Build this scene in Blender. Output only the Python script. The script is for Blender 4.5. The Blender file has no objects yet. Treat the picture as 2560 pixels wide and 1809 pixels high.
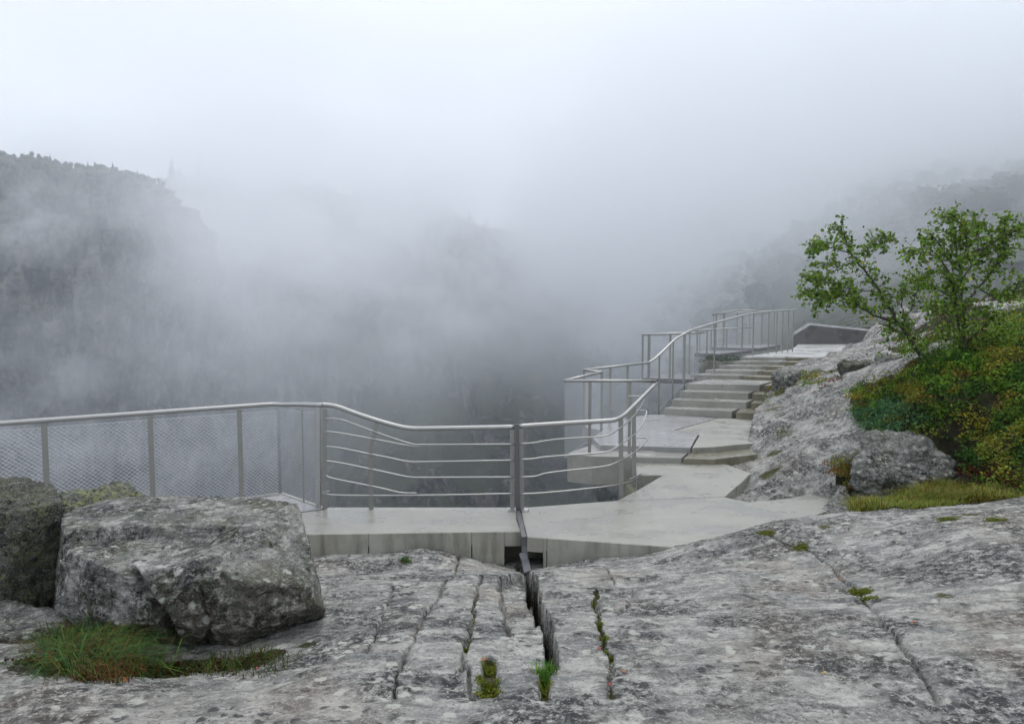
import bpy, bmesh, math, random
import numpy as np
from mathutils import Vector, Matrix

random.seed(7); rng = np.random.default_rng(7)
S = bpy.context.scene
COL = S.collection
R = math.radians

# ------------------------------------------------------------------ camera
F, CX, CY = 1646.0, 1280.0, 904.5        # focal length and centre in photo pixels (2560 wide)
EYE = 2.65                               # eye height above the concrete deck (deck top = 0)
TH = math.atan(104.5 / F)                # the camera looks slightly down
cam = bpy.data.cameras.new('camera'); camo = bpy.data.objects.new('camera', cam); COL.objects.link(camo)
cam.sensor_width = 36; cam.sensor_fit = 'HORIZONTAL'; cam.lens = F / 2560 * 36
cam.clip_start = 0.05; cam.clip_end = 6000
camo.location = (0, 0, EYE); camo.rotation_euler = (R(90) - TH, 0, 0)
S.camera = camo
# ------------------------------------------------------------------ sky
W = bpy.data.worlds.new('World'); S.world = W; W.use_nodes = True
nt = W.node_tree; nt.nodes.clear()
out = nt.nodes.new('ShaderNodeOutputWorld'); bg = nt.nodes.new('ShaderNodeBackground')
sky = nt.nodes.new('ShaderNodeTexSky'); sky.sky_type = 'NISHITA'; sky.sun_disc = False
SUN_EL, SUN_AZ = 56, 20
sky.sun_elevation = R(SUN_EL); sky.sun_rotation = R(SUN_AZ); sky.dust_density = 4; sky.altitude = 700
mx = nt.nodes.new('ShaderNodeMix'); mx.data_type = 'RGBA'
mx.inputs['Factor'].default_value = 0.90                      # overcast: the blue is nearly all veiled
mx.inputs['B'].default_value = (8.0, 8.4, 9.25, 1)
nt.links.new(sky.outputs[0], mx.inputs['A']); nt.links.new(mx.outputs['Result'], bg.inputs[0])
bg.inputs[1].default_value = 0.125
nt.links.new(bg.outputs[0], out.inputs[0])
# ------------------------------------------------------------------ sun behind cloud
sl = bpy.data.lights.new('sun', 'SUN'); so = bpy.data.objects.new('sun', sl); COL.objects.link(so)
sl.energy = 1.2; sl.angle = R(40); sl.color = (1, 0.97, 0.92)
so.rotation_euler = (-R(90 - SUN_EL), 0, -R(SUN_AZ))
so.location = (0, 0, 30)
# ------------------------------------------------------------------ exposure
S.view_settings.view_transform = 'Standard'; S.view_settings.look = 'None'
S.view_settings.exposure = 0.1; S.view_settings.gamma = 1; S.view_settings.use_curve_mapping = False
S.render.engine = 'CYCLES'
S.cycles.use_denoising = True
S.cycles.max_bounces = 8; S.cycles.diffuse_bounces = 2; S.cycles.glossy_bounces = 2
S.cycles.volume_bounces = 6; S.cycles.transparent_max_bounces = 8
S.cycles.volume_step_rate = 2.5; S.cycles.volume_max_steps = 64
S.cycles.use_adaptive_sampling = True; S.cycles.adaptive_threshold = 0.03

# ================================================================== helpers
fw = np.array([0, math.cos(TH), -math.sin(TH)]); up = np.array([0, math.sin(TH), math.cos(TH)]); rt = np.array([1., 0, 0])
C0 = np.array([0, 0, EYE])
def ray(px, py): return fw + rt * ((px - CX) / F) + up * ((CY - py) / F)
def PZ(px, py, z=0.0):
    d = ray(px, py); t = (z - EYE) / d[2]; return C0 + d * t
def PY(px, py, y):
    d = ray(px, py); return C0 + d * (y / d[1])
def PL(px, py, a, b):
    """the point seen at a pixel on the vertical plane through plan points a and b"""
    d = ray(px, py); nx, ny = b[1] - a[1], -(b[0] - a[0])
    t = (nx * a[0] + ny * a[1]) / (nx * d[0] + ny * d[1]); return C0 + d * t
def proj(P):
    P = np.asarray(P, float) - C0
    df = P @ fw
    df = np.where(df < 0.05, 0.05, df)
    return CX + F * (P @ rt) / df, CY - F * (P @ up) / df

def hsh(ix, iy, iz):
    h = (ix.astype(np.int64) * 374761393 + iy.astype(np.int64) * 668265263 + iz.astype(np.int64) * 2147483647) & 0xffffffff
    h = ((h ^ (h >> 13)) * 1274126177) & 0xffffffff
    h = ((h ^ (h >> 16)) * 2246822519) & 0xffffffff
    return (h ^ (h >> 15)) & 0xffffffff
_G = np.array([[1,1,0],[-1,1,0],[1,-1,0],[-1,-1,0],[1,0,1],[-1,0,1],[1,0,-1],[-1,0,-1],[0,1,1],[0,-1,1],[0,1,-1],[0,-1,-1]], float)
def pn(x, y, z=0.0):
    x = np.asarray(x, float); y = np.asarray(y, float) + 0 * x; z = np.asarray(z, float) + 0 * x
    x0, y0, z0 = np.floor(x), np.floor(y), np.floor(z)
    fx, fy, fz = x - x0, y - y0, z - z0
    s = lambda t: t * t * t * (t * (t * 6 - 15) + 10)
    ux, uy, uz = s(fx), s(fy), s(fz)
    def g(dx, dy, dz):
        G = _G[hsh(x0 + dx, y0 + dy, z0 + dz) % 12]
        return G[..., 0] * (fx - dx) + G[..., 1] * (fy - dy) + G[..., 2] * (fz - dz)
    L = lambda a, b, t: a + (b - a) * t
    return L(L(L(g(0,0,0), g(1,0,0), ux), L(g(0,1,0), g(1,1,0), ux), uy), L(L(g(0,0,1), g(1,0,1), ux), L(g(0,1,1), g(1,1,1), ux), uy), uz)
def fbm(x, y, z=0.0, o=4, g=0.5):
    s, a, f = 0, 1, 1
    for i in range(o):
        s = s + a * pn(np.asarray(x) * f + 13.7 * i, np.asarray(y) * f - 7.3 * i, np.asarray(z) * f + 3.1 * i); a *= g; f *= 2.03
    return s
def ss(a, b, x):
    t = np.clip((x - a) / (b - a), 0, 1); return t * t * (3 - 2 * t)
def inpoly(x, y, poly):
    x = np.asarray(x); y = np.asarray(y); c = np.zeros(np.shape(x), bool); n = len(poly)
    for i in range(n):
        x1, y1 = poly[i][:2]; x2, y2 = poly[(i + 1) % n][:2]
        if y1 == y2: continue
        c ^= ((y1 > y) != (y2 > y)) & (x < (x2 - x1) * (y - y1) / (y2 - y1) + x1)
    return c
def polydist(x, y, pts, closed=False):
    """distance to a polyline and the parameter (0..1) along it"""
    best = np.full(np.shape(x), 1e9); par = np.zeros(np.shape(x)); n = len(pts)
    m = n if closed else n - 1
    for i in range(m):
        ax, ay = pts[i][:2]; bx, by = pts[(i + 1) % n][:2]
        dx, dy = bx - ax, by - ay; l2 = dx * dx + dy * dy + 1e-12
        t = np.clip(((x - ax) * dx + (y - ay) * dy) / l2, 0, 1)
        d = np.hypot(x - ax - t * dx, y - ay - t * dy)
        k = d < best; best = np.where(k, d, best); par = np.where(k, (i + t) / m, par)
    return best, par

# ---------------------------------------------------------------- object helpers
def link(name, me, mat=None, parent=None):
    o = bpy.data.objects.new(name, me); COL.objects.link(o)
    if mat is not None: me.materials.append(mat)
    if parent is not None: o.parent = parent
    return o
def mesh_np(name, V, Fc, smooth=False):
    """V (n,3), Fc (m,k) of one face size, or a list of faces"""
    me = bpy.data.meshes.new(name)
    V = np.asarray(V, np.float32)
    if isinstance(Fc, np.ndarray):
        m, k = Fc.shape
        me.vertices.add(len(V)); me.vertices.foreach_set('co', V.ravel())
        me.loops.add(m * k); me.loops.foreach_set('vertex_index', Fc.astype(np.int32).ravel())
        me.polygons.add(m); me.polygons.foreach_set('loop_start', np.arange(0, m * k, k, dtype=np.int32))
        me.update(calc_edges=True); me.validate()
    else:
        me.from_pydata([tuple(v) for v in V], [], Fc); me.update()
    if smooth: me.polygons.foreach_set('use_smooth', np.ones(len(me.polygons), bool))
    return me
def tag(o, label=None, cat=None, group=None, kind=None):
    if label: o['label'] = label
    if cat: o['category'] = cat
    if group: o['group'] = group
    if kind: o['kind'] = kind
    return o
def empty(name, loc=(0, 0, 0)):
    o = bpy.data.objects.new(name, None); COL.objects.link(o); o.location = loc; o.empty_display_size = 0.2
    o.matrix_world = Matrix.Translation(loc)
    return o
def par(o, p):
    o.parent = p; o.matrix_parent_inverse = Matrix.Translation(p.location).inverted(); return o

class MB:
    def __init__(s): s.v = []; s.f = []
    def add(s, V, Fc):
        n = len(s.v); s.v += [tuple(map(float, p)) for p in V]; s.f += [tuple(i + n for i in q) for q in Fc]; return s
    def prism(s, poly, z0, z1):
        """plan polygon extruded from z0 to z1 (z1 may be a list of heights)"""
        a = sum(poly[i][0] * poly[(i + 1) % len(poly)][1] - poly[(i + 1) % len(poly)][0] * poly[i][1] for i in range(len(poly)))
        idx = list(range(len(poly)));  idx = idx if a > 0 else idx[::-1]
        P = [poly[i] for i in idx]; n = len(P)
        t = [(z1[i] if isinstance(z1, (list, tuple)) else z1) for i in idx]
        V = [(p[0], p[1], z0) for p in P] + [(p[0], p[1], t[i]) for i, p in enumerate(P)]
        return s.add(V, [tuple(range(n))[::-1], tuple(range(n, 2 * n))] + [(i, (i + 1) % n, n + (i + 1) % n, n + i) for i in range(n)])
    def tube(s, pts, r, n=8, caps=True):
        P = [Vector(tuple(map(float, p))) for p in pts]; m = len(P)
        T = [((P[min(i + 1, m - 1)] - P[max(i - 1, 0)]).normalized()) for i in range(m)]
        a = Vector((0, 0, 1)) if abs(T[0].z) < 0.9 else Vector((1, 0, 0))
        N = (a - T[0] * a.dot(T[0])).normalized(); V = []
        for i in range(m):
            N = (N - T[i] * N.dot(T[i])).normalized(); B = T[i].cross(N)
            rr = r[i] if isinstance(r, (list, tuple, np.ndarray)) else r
            V += [P[i] + (N * math.cos(2 * math.pi * k / n) + B * math.sin(2 * math.pi * k / n)) * rr for k in range(n)]
        Fc = [(i * n + k, i * n + (k + 1) % n, (i + 1) * n + (k + 1) % n, (i + 1) * n + k) for i in range(m - 1) for k in range(n)]
        if caps: Fc += [tuple(range(n))[::-1], tuple(range((m - 1) * n, m * n))]
        return s.add(V, Fc)
    def bar(s, pts, w, t, side):
        """flat bar: width w along `side`, thickness t across"""
        P = [Vector(tuple(map(float, p))) for p in pts]; m = len(P); V = []
        sd = Vector(side).normalized()
        for i in range(m):
            T = (P[min(i + 1, m - 1)] - P[max(i - 1, 0)]).normalized(); B = T.cross(sd).normalized(); A = B.cross(T).normalized()
            V += [P[i] + A * (w / 2 * u) + B * (t / 2 * v) for u, v in ((-1, -1), (1, -1), (1, 1), (-1, 1))]
        Fc = [(i * 4 + k, i * 4 + (k + 1) % 4, (i + 1) * 4 + (k + 1) % 4, (i + 1) * 4 + k) for i in range(m - 1) for k in range(4)]
        return s.add(V, Fc + [(3, 2, 1, 0), tuple(range((m - 1) * 4, m * 4))])
    def build(s, name, mat, parent=None, smooth=False, bevel=0, seg=1):
        bm = bmesh.new()
        vs = [bm.verts.new(p) for p in s.v]
        for q in s.f:
            try: bm.faces.new([vs[i] for i in q])
            except ValueError: pass
        bmesh.ops.recalc_face_normals(bm, faces=bm.faces)
        if bevel: bmesh.ops.bevel(bm, geom=[e for e in bm.edges if e.calc_face_angle(0) > 0.4], offset=bevel, segments=seg, affect='EDGES', clamp_overlap=True)
        me = bpy.data.meshes.new(name); bm.to_mesh(me); bm.free()
        if smooth: me.polygons.foreach_set('use_smooth', np.ones(len(me.polygons), bool))
        o = link(name, me, mat)
        if parent is not None: par(o, parent)
        return o
def chaikin(pts, it=2):
    P = [np.array(p, float) for p in pts]
    for _ in range(it):
        Q = [P[0]]
        for i in range(len(P) - 1): Q += [P[i] * .75 + P[i + 1] * .25, P[i] * .25 + P[i + 1] * .75]
        Q.append(P[-1]); P = Q
    return P

# ---------------------------------------------------------------- materials
def newmat(name):
    m = bpy.data.materials.new(name); m.use_nodes = True; t = m.node_tree; t.nodes.clear()
    o = t.nodes.new('ShaderNodeOutputMaterial'); b = t.nodes.new('ShaderNodeBsdfPrincipled'); t.links.new(b.outputs[0], o.inputs[0])
    return m, t, b
class NT:
    def __init__(s, t): s.t = t; s.tc = t.nodes.new('ShaderNodeTexCoord')
    def lk(s, a, b): s.t.links.new(a, b)
    def mapc(s, scale=(1, 1, 1), rot=(0, 0, 0), loc=(0, 0, 0)):
        n = s.t.nodes.new('ShaderNodeMapping'); n.inputs['Scale'].default_value = scale; n.inputs['Rotation'].default_value = rot; n.inputs['Location'].default_value = loc
        s.lk(s.tc.outputs['Object'], n.inputs[0]); return n.outputs[0]
    def noise(s, v, scale, det=6, rough=.55, dist=0):
        n = s.t.nodes.new('ShaderNodeTexNoise'); s.lk(v, n.inputs['Vector']); n.inputs['Scale'].default_value = scale
        n.inputs['Detail'].default_value = det; n.inputs['Roughness'].default_value = rough; n.inputs['Distortion'].default_value = dist
        return n.outputs['Fac']
    def vor(s, v, scale, feat='F1'):
        n = s.t.nodes.new('ShaderNodeTexVoronoi'); s.lk(v, n.inputs['Vector']); n.inputs['Scale'].default_value = scale; n.feature = feat
        return n.outputs['Distance']
    def ramp(s, f, stops):
        n = s.t.nodes.new('ShaderNodeValToRGB'); e = n.color_ramp.elements
        while len(e) < len(stops): e.new(0.5)
        for k, (p, c) in enumerate(stops):
            e[k].position = p; e[k].color = (c, c, c, 1) if isinstance(c, (int, float)) else (*c, 1)
        s.lk(f, n.inputs[0]); return n.outputs[0]
    def mix(s, f, a, b, mode='MIX'):
        n = s.t.nodes.new('ShaderNodeMix'); n.data_type = 'RGBA'; n.blend_type = mode
        for k, x in (('Factor', f), ('A', a), ('B', b)):
            if isinstance(x, (int, float)): n.inputs[k].default_value = x if k == 'Factor' else (x, x, x, 1)
            elif isinstance(x, tuple): n.inputs[k].default_value = (*x, 1)
            else: s.lk(x, n.inputs[k])
        return n.outputs['Result']
    def math(s, op, a, b=0.0):
        n = s.t.nodes.new('ShaderNodeMath'); n.operation = op
        for k, x in ((0, a), (1, b)):
            if isinstance(x, (int, float)): n.inputs[k].default_value = x
            else: s.lk(x, n.inputs[k])
        return n.outputs[0]
    def attr(s, name):
        n = s.t.nodes.new('ShaderNodeAttribute'); n.attribute_name = name; return n
    def bump(s, h, st, dist, b):
        n = s.t.nodes.new('ShaderNodeBump'); n.inputs['Strength'].default_value = st; n.inputs['Distance'].default_value = dist
        s.lk(h, n.inputs['Height']); s.lk(n.outputs[0], b.inputs['Normal'])
    def geo_z(s):
        g = s.t.nodes.new('ShaderNodeNewGeometry'); x = s.t.nodes.new('ShaderNodeSeparateXYZ'); s.lk(g.outputs['True Normal'], x.inputs[0]); return x.outputs[2]

def rock_mat(name, light=(.46, .452, .415), mid=(.27, .264, .242), dark=(.042, .042, .042), fol=(1.0, 2.8, 2.8), rot=(0, 0, .12), darkness=.5, lichen=None, attrs=True, scale=1.0, lscale=26, warm=.3):
    m, t, b = newmat(name); n = NT(t)
    v = n.mapc((scale,) * 3); vf = n.mapc(tuple(f * scale for f in fol), rot)
    big = n.noise(v, 0.9, 4, .6); med = n.noise(v, 6.5, 6, .72); fine = n.noise(v, 42, 3, .72); st = n.noise(vf, 2.2, 6, .7, .6)
    st2 = n.noise(vf, 6.5, 5, .72)
    c = n.mix(n.ramp(med, [(.38, 0), (.58, 1)]), mid, light)
    c = n.mix(n.ramp(st, [(.45, 0), (.58, .75)]), c, (mid[0] * .5, mid[1] * .55, mid[2] * .58))
    c = n.mix(n.ramp(st2, [(.55, 0), (.66, .7)]), c, (light[0] * 1.25, light[1] * 1.25, light[2] * 1.24))
    # crusts of fine black lichen, and pale grains
    pm = n.math('MULTIPLY', n.ramp(n.noise(v, 1.5, 5, .68), [(.38 + .12 * (1 - darkness), 0), (.56, 1)]), n.ramp(n.noise(v, 17, 5, .78), [(.42, 0), (.53, 1)]))
    c = n.mix(pm, c, dark)
    c = n.mix(n.ramp(fine, [(.56, 0), (.66, .7)]), c, dark)
    c = n.mix(n.ramp(n.noise(v, 58, 3, .65), [(.58, 0), (.68, .7)]), c, (.55, .54, .50))
    c = n.mix(n.ramp(big, [(.5, 0), (.7, warm)]), c, (.26, .205, .15))
    lv = n.mapc((scale,) * 3); wp = t.nodes.new('ShaderNodeVectorMath'); wp.operation = 'ADD'; nz_ = t.nodes.new('ShaderNodeTexNoise'); nz_.inputs['Scale'].default_value = 14; nz_.inputs['Detail'].default_value = 3; n.lk(lv, nz_.inputs['Vector'])
    sc_ = t.nodes.new('ShaderNodeVectorMath'); sc_.operation = 'SCALE'; sc_.inputs['Scale'].default_value = .09; n.lk(nz_.outputs['Color'], sc_.inputs[0]); n.lk(lv, wp.inputs[0]); n.lk(sc_.outputs[0], wp.inputs[1])
    vs = n.vor(wp.outputs[0], 7.5); zone = n.ramp(n.noise(v, 1.7, 3, .6), [(.46, 0), (.56, 1)])
    c = n.mix(n.math('MULTIPLY', n.ramp(vs, [(.20, .8), (.30, 0)]), zone), c, (light[0] * 1.12, light[1] * 1.14, light[2] * 1.1))
    vs2 = n.vor(wp.outputs[0], 11); zone2 = n.ramp(n.noise(v, 2.6, 3, .6), [(.50, 0), (.58, 1)])
    c = n.mix(n.math('MULTIPLY', n.ramp(vs2, [(.22, .85), (.33, 0)]), zone2), c, dark)
    if lichen:
        lm = n.math('MULTIPLY', n.ramp(n.noise(v, lscale, 5, .7), [(.48, 0), (.58, .9)]), n.ramp(n.noise(v, 3.5, 4, .6), [(.38, 0), (.58, 1)]))
        c = n.mix(lm, c, lichen)
    h = n.math('ADD', n.math('MULTIPLY', med, .7), n.math('ADD', n.math('MULTIPLY', fine, .35), n.math('MULTIPLY', st2, .5)))
    rough = n.ramp(n.noise(v, 3.1, 4, .6), [(.3, .5), (.7, .85)])
    if attrs:
        a = n.attr('moss'); mn = n.noise(v, 34, 6, .75)
        mf = n.ramp(n.math('ADD', a.outputs['Fac'], n.math('MULTIPLY', n.math('SUBTRACT', mn, .5), 1.5)), [(.42, 0), (.60, 1)])
        mc = n.mix(n.ramp(n.noise(v, 9, 5, .65), [(.35, 0), (.65, 1)]), (.03, .03, .012), (.085, .088, .02))
        c = n.mix(mf, c, mc)
        d = n.attr('soil_and_shade'); df = n.ramp(n.math('ADD', d.outputs['Fac'], n.math('MULTIPLY', n.math('SUBTRACT', mn, .5), 1.2)), [(.4, 0), (.6, 1)])
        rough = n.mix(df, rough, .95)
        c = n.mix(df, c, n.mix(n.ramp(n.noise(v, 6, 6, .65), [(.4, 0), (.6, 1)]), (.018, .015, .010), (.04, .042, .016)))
    n.lk(c, b.inputs['Base Color']); n.lk(rough, b.inputs['Roughness']); b.inputs['Specular IOR Level'].default_value = .22
    n.bump(h, 1.0, .05, b)
    return m
def concrete_mat(name, base, wet=.5, stain=.4, streak=False):
    m, t, b = newmat(name); n = NT(t); v = n.mapc()
    big = n.noise(v, .8, 5, .6); med = n.noise(v, 6, 6, .6); fine = n.noise(v, 60, 4, .7)
    c = n.mix(n.ramp(med, [(.35, 0), (.65, 1)]), tuple(x * .9 for x in base), base)
    c = n.mix(n.ramp(big, [(.45, 0), (.7, stain)]), c, tuple(x * y for x, y in zip(base, (.68, .67, .62))))
    c = n.mix(n.ramp(fine, [(.55, 0), (.75, .35)]), c, tuple(x * .65 for x in base))
    c = n.mix(n.ramp(n.noise(n.mapc((1, 2.4, 1)), 2.3, 6, .7, .5), [(.50, 0), (.60, .45)]), c, tuple(x * .74 for x in base))
    if streak:
        sv = n.mapc((5, 5, .9)); s1 = n.noise(sv, 1.3, 6, .65, .4)
        c = n.mix(n.ramp(s1, [(.46, 0), (.70, .65)]), c, (.10, .095, .055))
    dm = n.ramp(n.noise(n.mapc((1, 1.6, 1), loc=(3, 1, 0)), .9, 5, .62), [(.44, 0), (.58, 1)])
    c = n.mix(n.math('MULTIPLY', dm, .42), c, tuple(x * .62 for x in base))
    n.lk(c, b.inputs['Base Color'])
    n.lk(n.mix(n.math('MULTIPLY', dm, .65), n.ramp(n.noise(v, .7, 3, .5), [(.35, .5 - .40 * wet), (.65, .62 - .40 * wet)]), .14), b.inputs['Roughness'])
    b.inputs['Specular IOR Level'].default_value = .5
    n.bump(n.math('ADD', n.math('MULTIPLY', fine, .4), med), .25 if wet < .9 else .08, .006, b)
    return m
def steel_mat(name, col=(.56, .57, .57), rough=.38, metal=.85):
    m, t, b = newmat(name); n = NT(t); v = n.mapc()
    f = n.noise(v, 14, 5, .6)
    n.lk(n.mix(n.ramp(f, [(.4, 0), (.7, .35)]), col, tuple(c * .78 for c in col)), b.inputs['Base Color'])
    n.lk(n.ramp(n.noise(v, 3, 3, .6), [(.3, rough - .05), (.7, rough + .08)]), b.inputs['Roughness'])
    b.inputs['Metallic'].default_value = metal
    return m
def leaf_mat(name, rough=.45, trans=.25):
    m, t, b = newmat(name); n = NT(t); a = n.attr('tint')
    n.lk(a.outputs['Color'], b.inputs['Base Color']); b.inputs['Roughness'].default_value = rough
    b.inputs['Specular IOR Level'].default_value = .16
    tr = t.nodes.new('ShaderNodeBsdfTranslucent'); n.lk(a.outputs['Color'], tr.inputs[0])
    ms = t.nodes.new('ShaderNodeMixShader'); ms.inputs[0].default_value = trans
    n.lk(b.outputs[0], ms.inputs[1]); n.lk(tr.outputs[0], ms.inputs[2]); n.lk(ms.outputs[0], t.nodes['Material Output'].inputs[0])
    return m
def plain_mat(name, a, bcol, scale=8, rough=.7):
    m, t, b = newmat(name); n = NT(t); v = n.mapc()
    n.lk(n.mix(n.ramp(n.noise(v, scale, 6, .65), [(.35, 0), (.65, 1)]), a, bcol), b.inputs['Base Color']); b.inputs['Roughness'].default_value = rough
    n.bump(n.noise(v, scale * 3, 5, .6), .5, .02, b)
    return m
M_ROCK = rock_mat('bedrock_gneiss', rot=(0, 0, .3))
M_BOULDER = rock_mat('boulder_gneiss', (.52, .51, .47), (.15, .148, .138), (.015, .016, .015), fol=(1.2, 1.5, 6), rot=(.1, .15, .1), darkness=1.0, attrs=False, scale=1.3, lichen=(.10, .12, .075), warm=.4)
M_DARKROCK = rock_mat('lichen_boulder', (.15, .155, .135), (.055, .058, .05), (.013, .015, .013), fol=(2, 2, 3), darkness=1.1, attrs=False, scale=1.5, lichen=(.17, .18, .085), warm=.1)
M_MOSSROCK = rock_mat('yellow_lichen_rock', (.22, .23, .20), (.10, .11, .08), (.02, .022, .018), fol=(2, 2, 3), darkness=.7, attrs=False, scale=1.6, lichen=(.30, .32, .13), warm=.1, lscale=14)
M_DECK = concrete_mat('deck_concrete', (.335, .327, .285), .35, .4)
M_WET = concrete_mat('wet_concrete', (.34, .338, .33), .72, .25)
M_PALE = concrete_mat('pale_wet_concrete', (.50, .495, .47), .5, .2)
M_STEP = concrete_mat('step_concrete', (.37, .362, .325), .6, .5)
M_STEPR = concrete_mat('stained_step_concrete', (.26, .245, .18), .4, .8, True)
M_FASCIA = concrete_mat('fascia_concrete', (.43, .42, .36), .15, .6, True)
M_GREYWALL = concrete_mat('parapet_concrete', (.17, .168, .165), .4, .4)
M_STEEL = steel_mat('stainless_steel', (.44, .44, .42), .40, .95)
M_STEELP = steel_mat('post_steel', (.33, .33, .30), .45, .55)
M_WIRE = steel_mat('wire_steel', (.66, .67, .68), .4, .35)
M_DSTEEL = steel_mat('dark_steel', (.15, .152, .157), .5, .5)
M_LEAF = leaf_mat('leaf'); M_GRASS = leaf_mat('grass_blade', .55, .2)
M_BARK = plain_mat('birch_bark', (.03, .026, .023), (.10, .085, .075), 22, .8)

# ================================================================== terrain
ctrl = []          # (x, y, z)
def cp(*rows):
    for px, py, d in rows: ctrl.append(tuple(PY(px, py, d)))
ctrl += [(0, 0, 1.0), (-4, .5, .95), (5, .5, 1.25), (9, 2, 1.6), (0, -4, 1.3), (-6, -4, 1.2), (8, -4, 1.9), (-4.2, 2.6, .75), (0, 1.5, 1.03), (4, 2, 1.2)]
cp((1280, 1728, 3.0), (700, 1728, 3.0), (2300, 1728, 2.8), (1800, 1728, 2.9), (45, 1740, 2.95))
cp((1280, 1530, 4.9), (900, 1530, 4.75), (1700, 1520, 4.75), (2150, 1470, 5.0), (1280, 1450, 6.2), (1700, 1430, 6.1), (2100, 1370, 6.2), (2480, 1380, 5.1))
cp((640, 1640, 3.95), (300, 1660, 3.75), (110, 1640, 3.7), (780, 1600, 4.15), (150, 1560, 4.7))
ctrl += [(-3.2, 5.4, .3), (-4.4, 5.0, .35), (-3.6, 6.2, .1), (-5, 6.0, .0), (-2.0, 6.4, .05), (-7, 4, .3), (-9, 2, .6), (-3.5, 7.2, -.35), (-5.5, 6.6, -.4), (-1.6, 7.6, -.22)]
cp((760, 1396, 7.9), (900, 1388, 7.88), (1060, 1371, 7.9), (1180, 1398, 7.9), (1310, 1424, 7.7), (1430, 1402, 7.85), (1560, 1390, 7.7), (1670, 1373, 7.6))
ctrl += [(5.25, 9.75, .0), (4.55, 10.3, .0)]
ctrl += [(-2.6, 8.6, -.5), (-.5, 8.6, -.5), (1, 8.6, -.5), (2.87, 8.25, -.2), (4.05, 8.95, -.15)]
cp((1700, 1362, 7.55), (1850, 1325, 7.5), (1940, 1300, 7.4), (2031, 1286, 7.35), (2150, 1276, 7.3), (2280, 1268, 7.2), (2400, 1262, 7.1), (2514, 1256, 7.0), (2620, 1246, 6.9))
cp((1870, 1262, 9.7), (1976, 1252, 9.9), (2031, 1240, 10.1), (2140, 1262, 9.4), (1862, 1212, 11), (1800, 1186, 11.8), (1795, 1152, 12.6), (1880, 1132, 12.6))
ctrl += [(4.85, 13.2, .3), (5.6, 14.8, .47), (6.25, 16.0, .62), (7.55, 18.2, 1.08), (8.05, 19.4, 1.16), (10.1, 21.7, 1.46), (12.9, 25.2, 1.34), (16.2, 30.5, 1.3), (19.8, 36, 1.36)]
cp((1980, 1030, 13.6), (2050, 965, 14.6), (2130, 920, 16), (2000, 1105, 11.8), (2100, 1085, 11.4), (2000, 1205, 10.3), (2080, 1180, 10), (2130, 1000, 12.5), (2120, 1215, 9.5), (2180, 886, 20), (2100, 892, 21.5))
cp((2200, 1050, 11), (2200, 950, 12), (2280, 880, 12), (2280, 1000, 10.5), (2400, 1000, 9.8), (2514, 1000, 9.3), (2400, 868, 11.5), (2514, 858, 11), (2300, 1195, 9.3), (2390, 1185, 9.2), (2470, 1130, 8.8), (2514, 1200, 8.2), (2300, 1245, 8.5), (2200, 1265, 8.5), (2400, 1250, 8.3))
cp((2450, 815, 16), (2514, 745, 20), (2350, 800, 20), (2300, 775, 27), (2240, 800, 30))
ctrl += [(9, 6, 1.35), (11, 10, 2.6), (14, 14, 3.2), (20, 24, 3.6), (24, 34, 2.8), (9, 4, 1.5), (30, 14, 6), (30, 50, 2.5)]
ctrl = np.array(ctrl)
K = np.sqrt(((ctrl[:, None, :2] - ctrl[None, :, :2]) ** 2).sum(-1) + .15)
A = np.zeros((len(ctrl) + 3,) * 2); n_ = len(ctrl)
A[:n_, :n_] = K - np.eye(n_) * .004; A[:n_, n_] = 1; A[:n_, n_ + 1:] = ctrl[:, :2]; A[n_:, :n_] = A[:n_, n_:].T
WGT = np.linalg.solve(A, np.append(ctrl[:, 2], [0, 0, 0]))
def base_h(x, y):
    x = np.asarray(x, float); y = np.asarray(y, float); o = WGT[n_] + WGT[n_ + 1] * x + WGT[n_ + 2] * y
    for i in range(n_): o = o + WGT[i] * np.sqrt((x - ctrl[i, 0]) ** 2 + (y - ctrl[i, 1]) ** 2 + .15)
    return o
def GP(px, py, t0=1.8, t1=45):
    """ground point seen at a pixel"""
    d = ray(px, py); t = np.geomspace(t0, t1, 500); P = C0 + d * t[:, None]
    g = P[:, 2] - base_h(P[:, 0], P[:, 1]); k = np.argmax(g < 0) if (g < 0).any() else 499
    return P[k]

# outer rim: land ends under the walkway, then the gorge
RIM = [(-30, -8), (-12, 3.6), (-8.5, 5.6), (-3.7, 9.2), (-2.6, 8.7), (0.1, 8.7), (1.5, 9.25), (2.35, 10.4), (2.4, 12.0), (2.7, 13.8), (4.4, 16.6), (5.6, 18.6), (6.6, 20.3), (8.9, 22.8), (11.5, 26), (14, 34.5), (15.5, 36.6), (22, 37.5), (34, 60), (80, 80), (80, -30), (-30, -30)]
CARVE = [  # where the concrete sits in the rock: (polygon, deck level)
    ([(-3.5, 10.1), (-9, 6.0), (-8.2, 4.7), (-2.75, 8.05), (0.08, 8.13), (.2, 7.93), (1.75, 7.68), (2.87, 8.2), (4.05, 8.9), (4.95, 9.6), (4.3, 10.05), (3.4, 9.75), (3.05, 9.85), (3.7, 10.85), (3.6, 12.1), (2.1, 12.1), (2.1, 11), (1.5, 9.8), (0, 9.2)], 0),
    ([(1, 12.4), (3.7, 12.1), (4.4, 12.8), (4.75, 13.2), (5.45, 14.8), (6.0, 16.2), (6.6, 16.9), (4, 17.5), (3.0, 17.2), (1.0, 15.2), (.7, 12.4)], -.1),
    ([(4, 17), (6.5, 16.9), (7.3, 18.2), (7.85, 19.5), (5.2, 20.2)], .2),
    ([(5.2, 19.8), (7.8, 19.4), (9.8, 21.9), (12.5, 25.3), (19, 36), (12, 36), (7.5, 22.3)], 1.0)]
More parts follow.
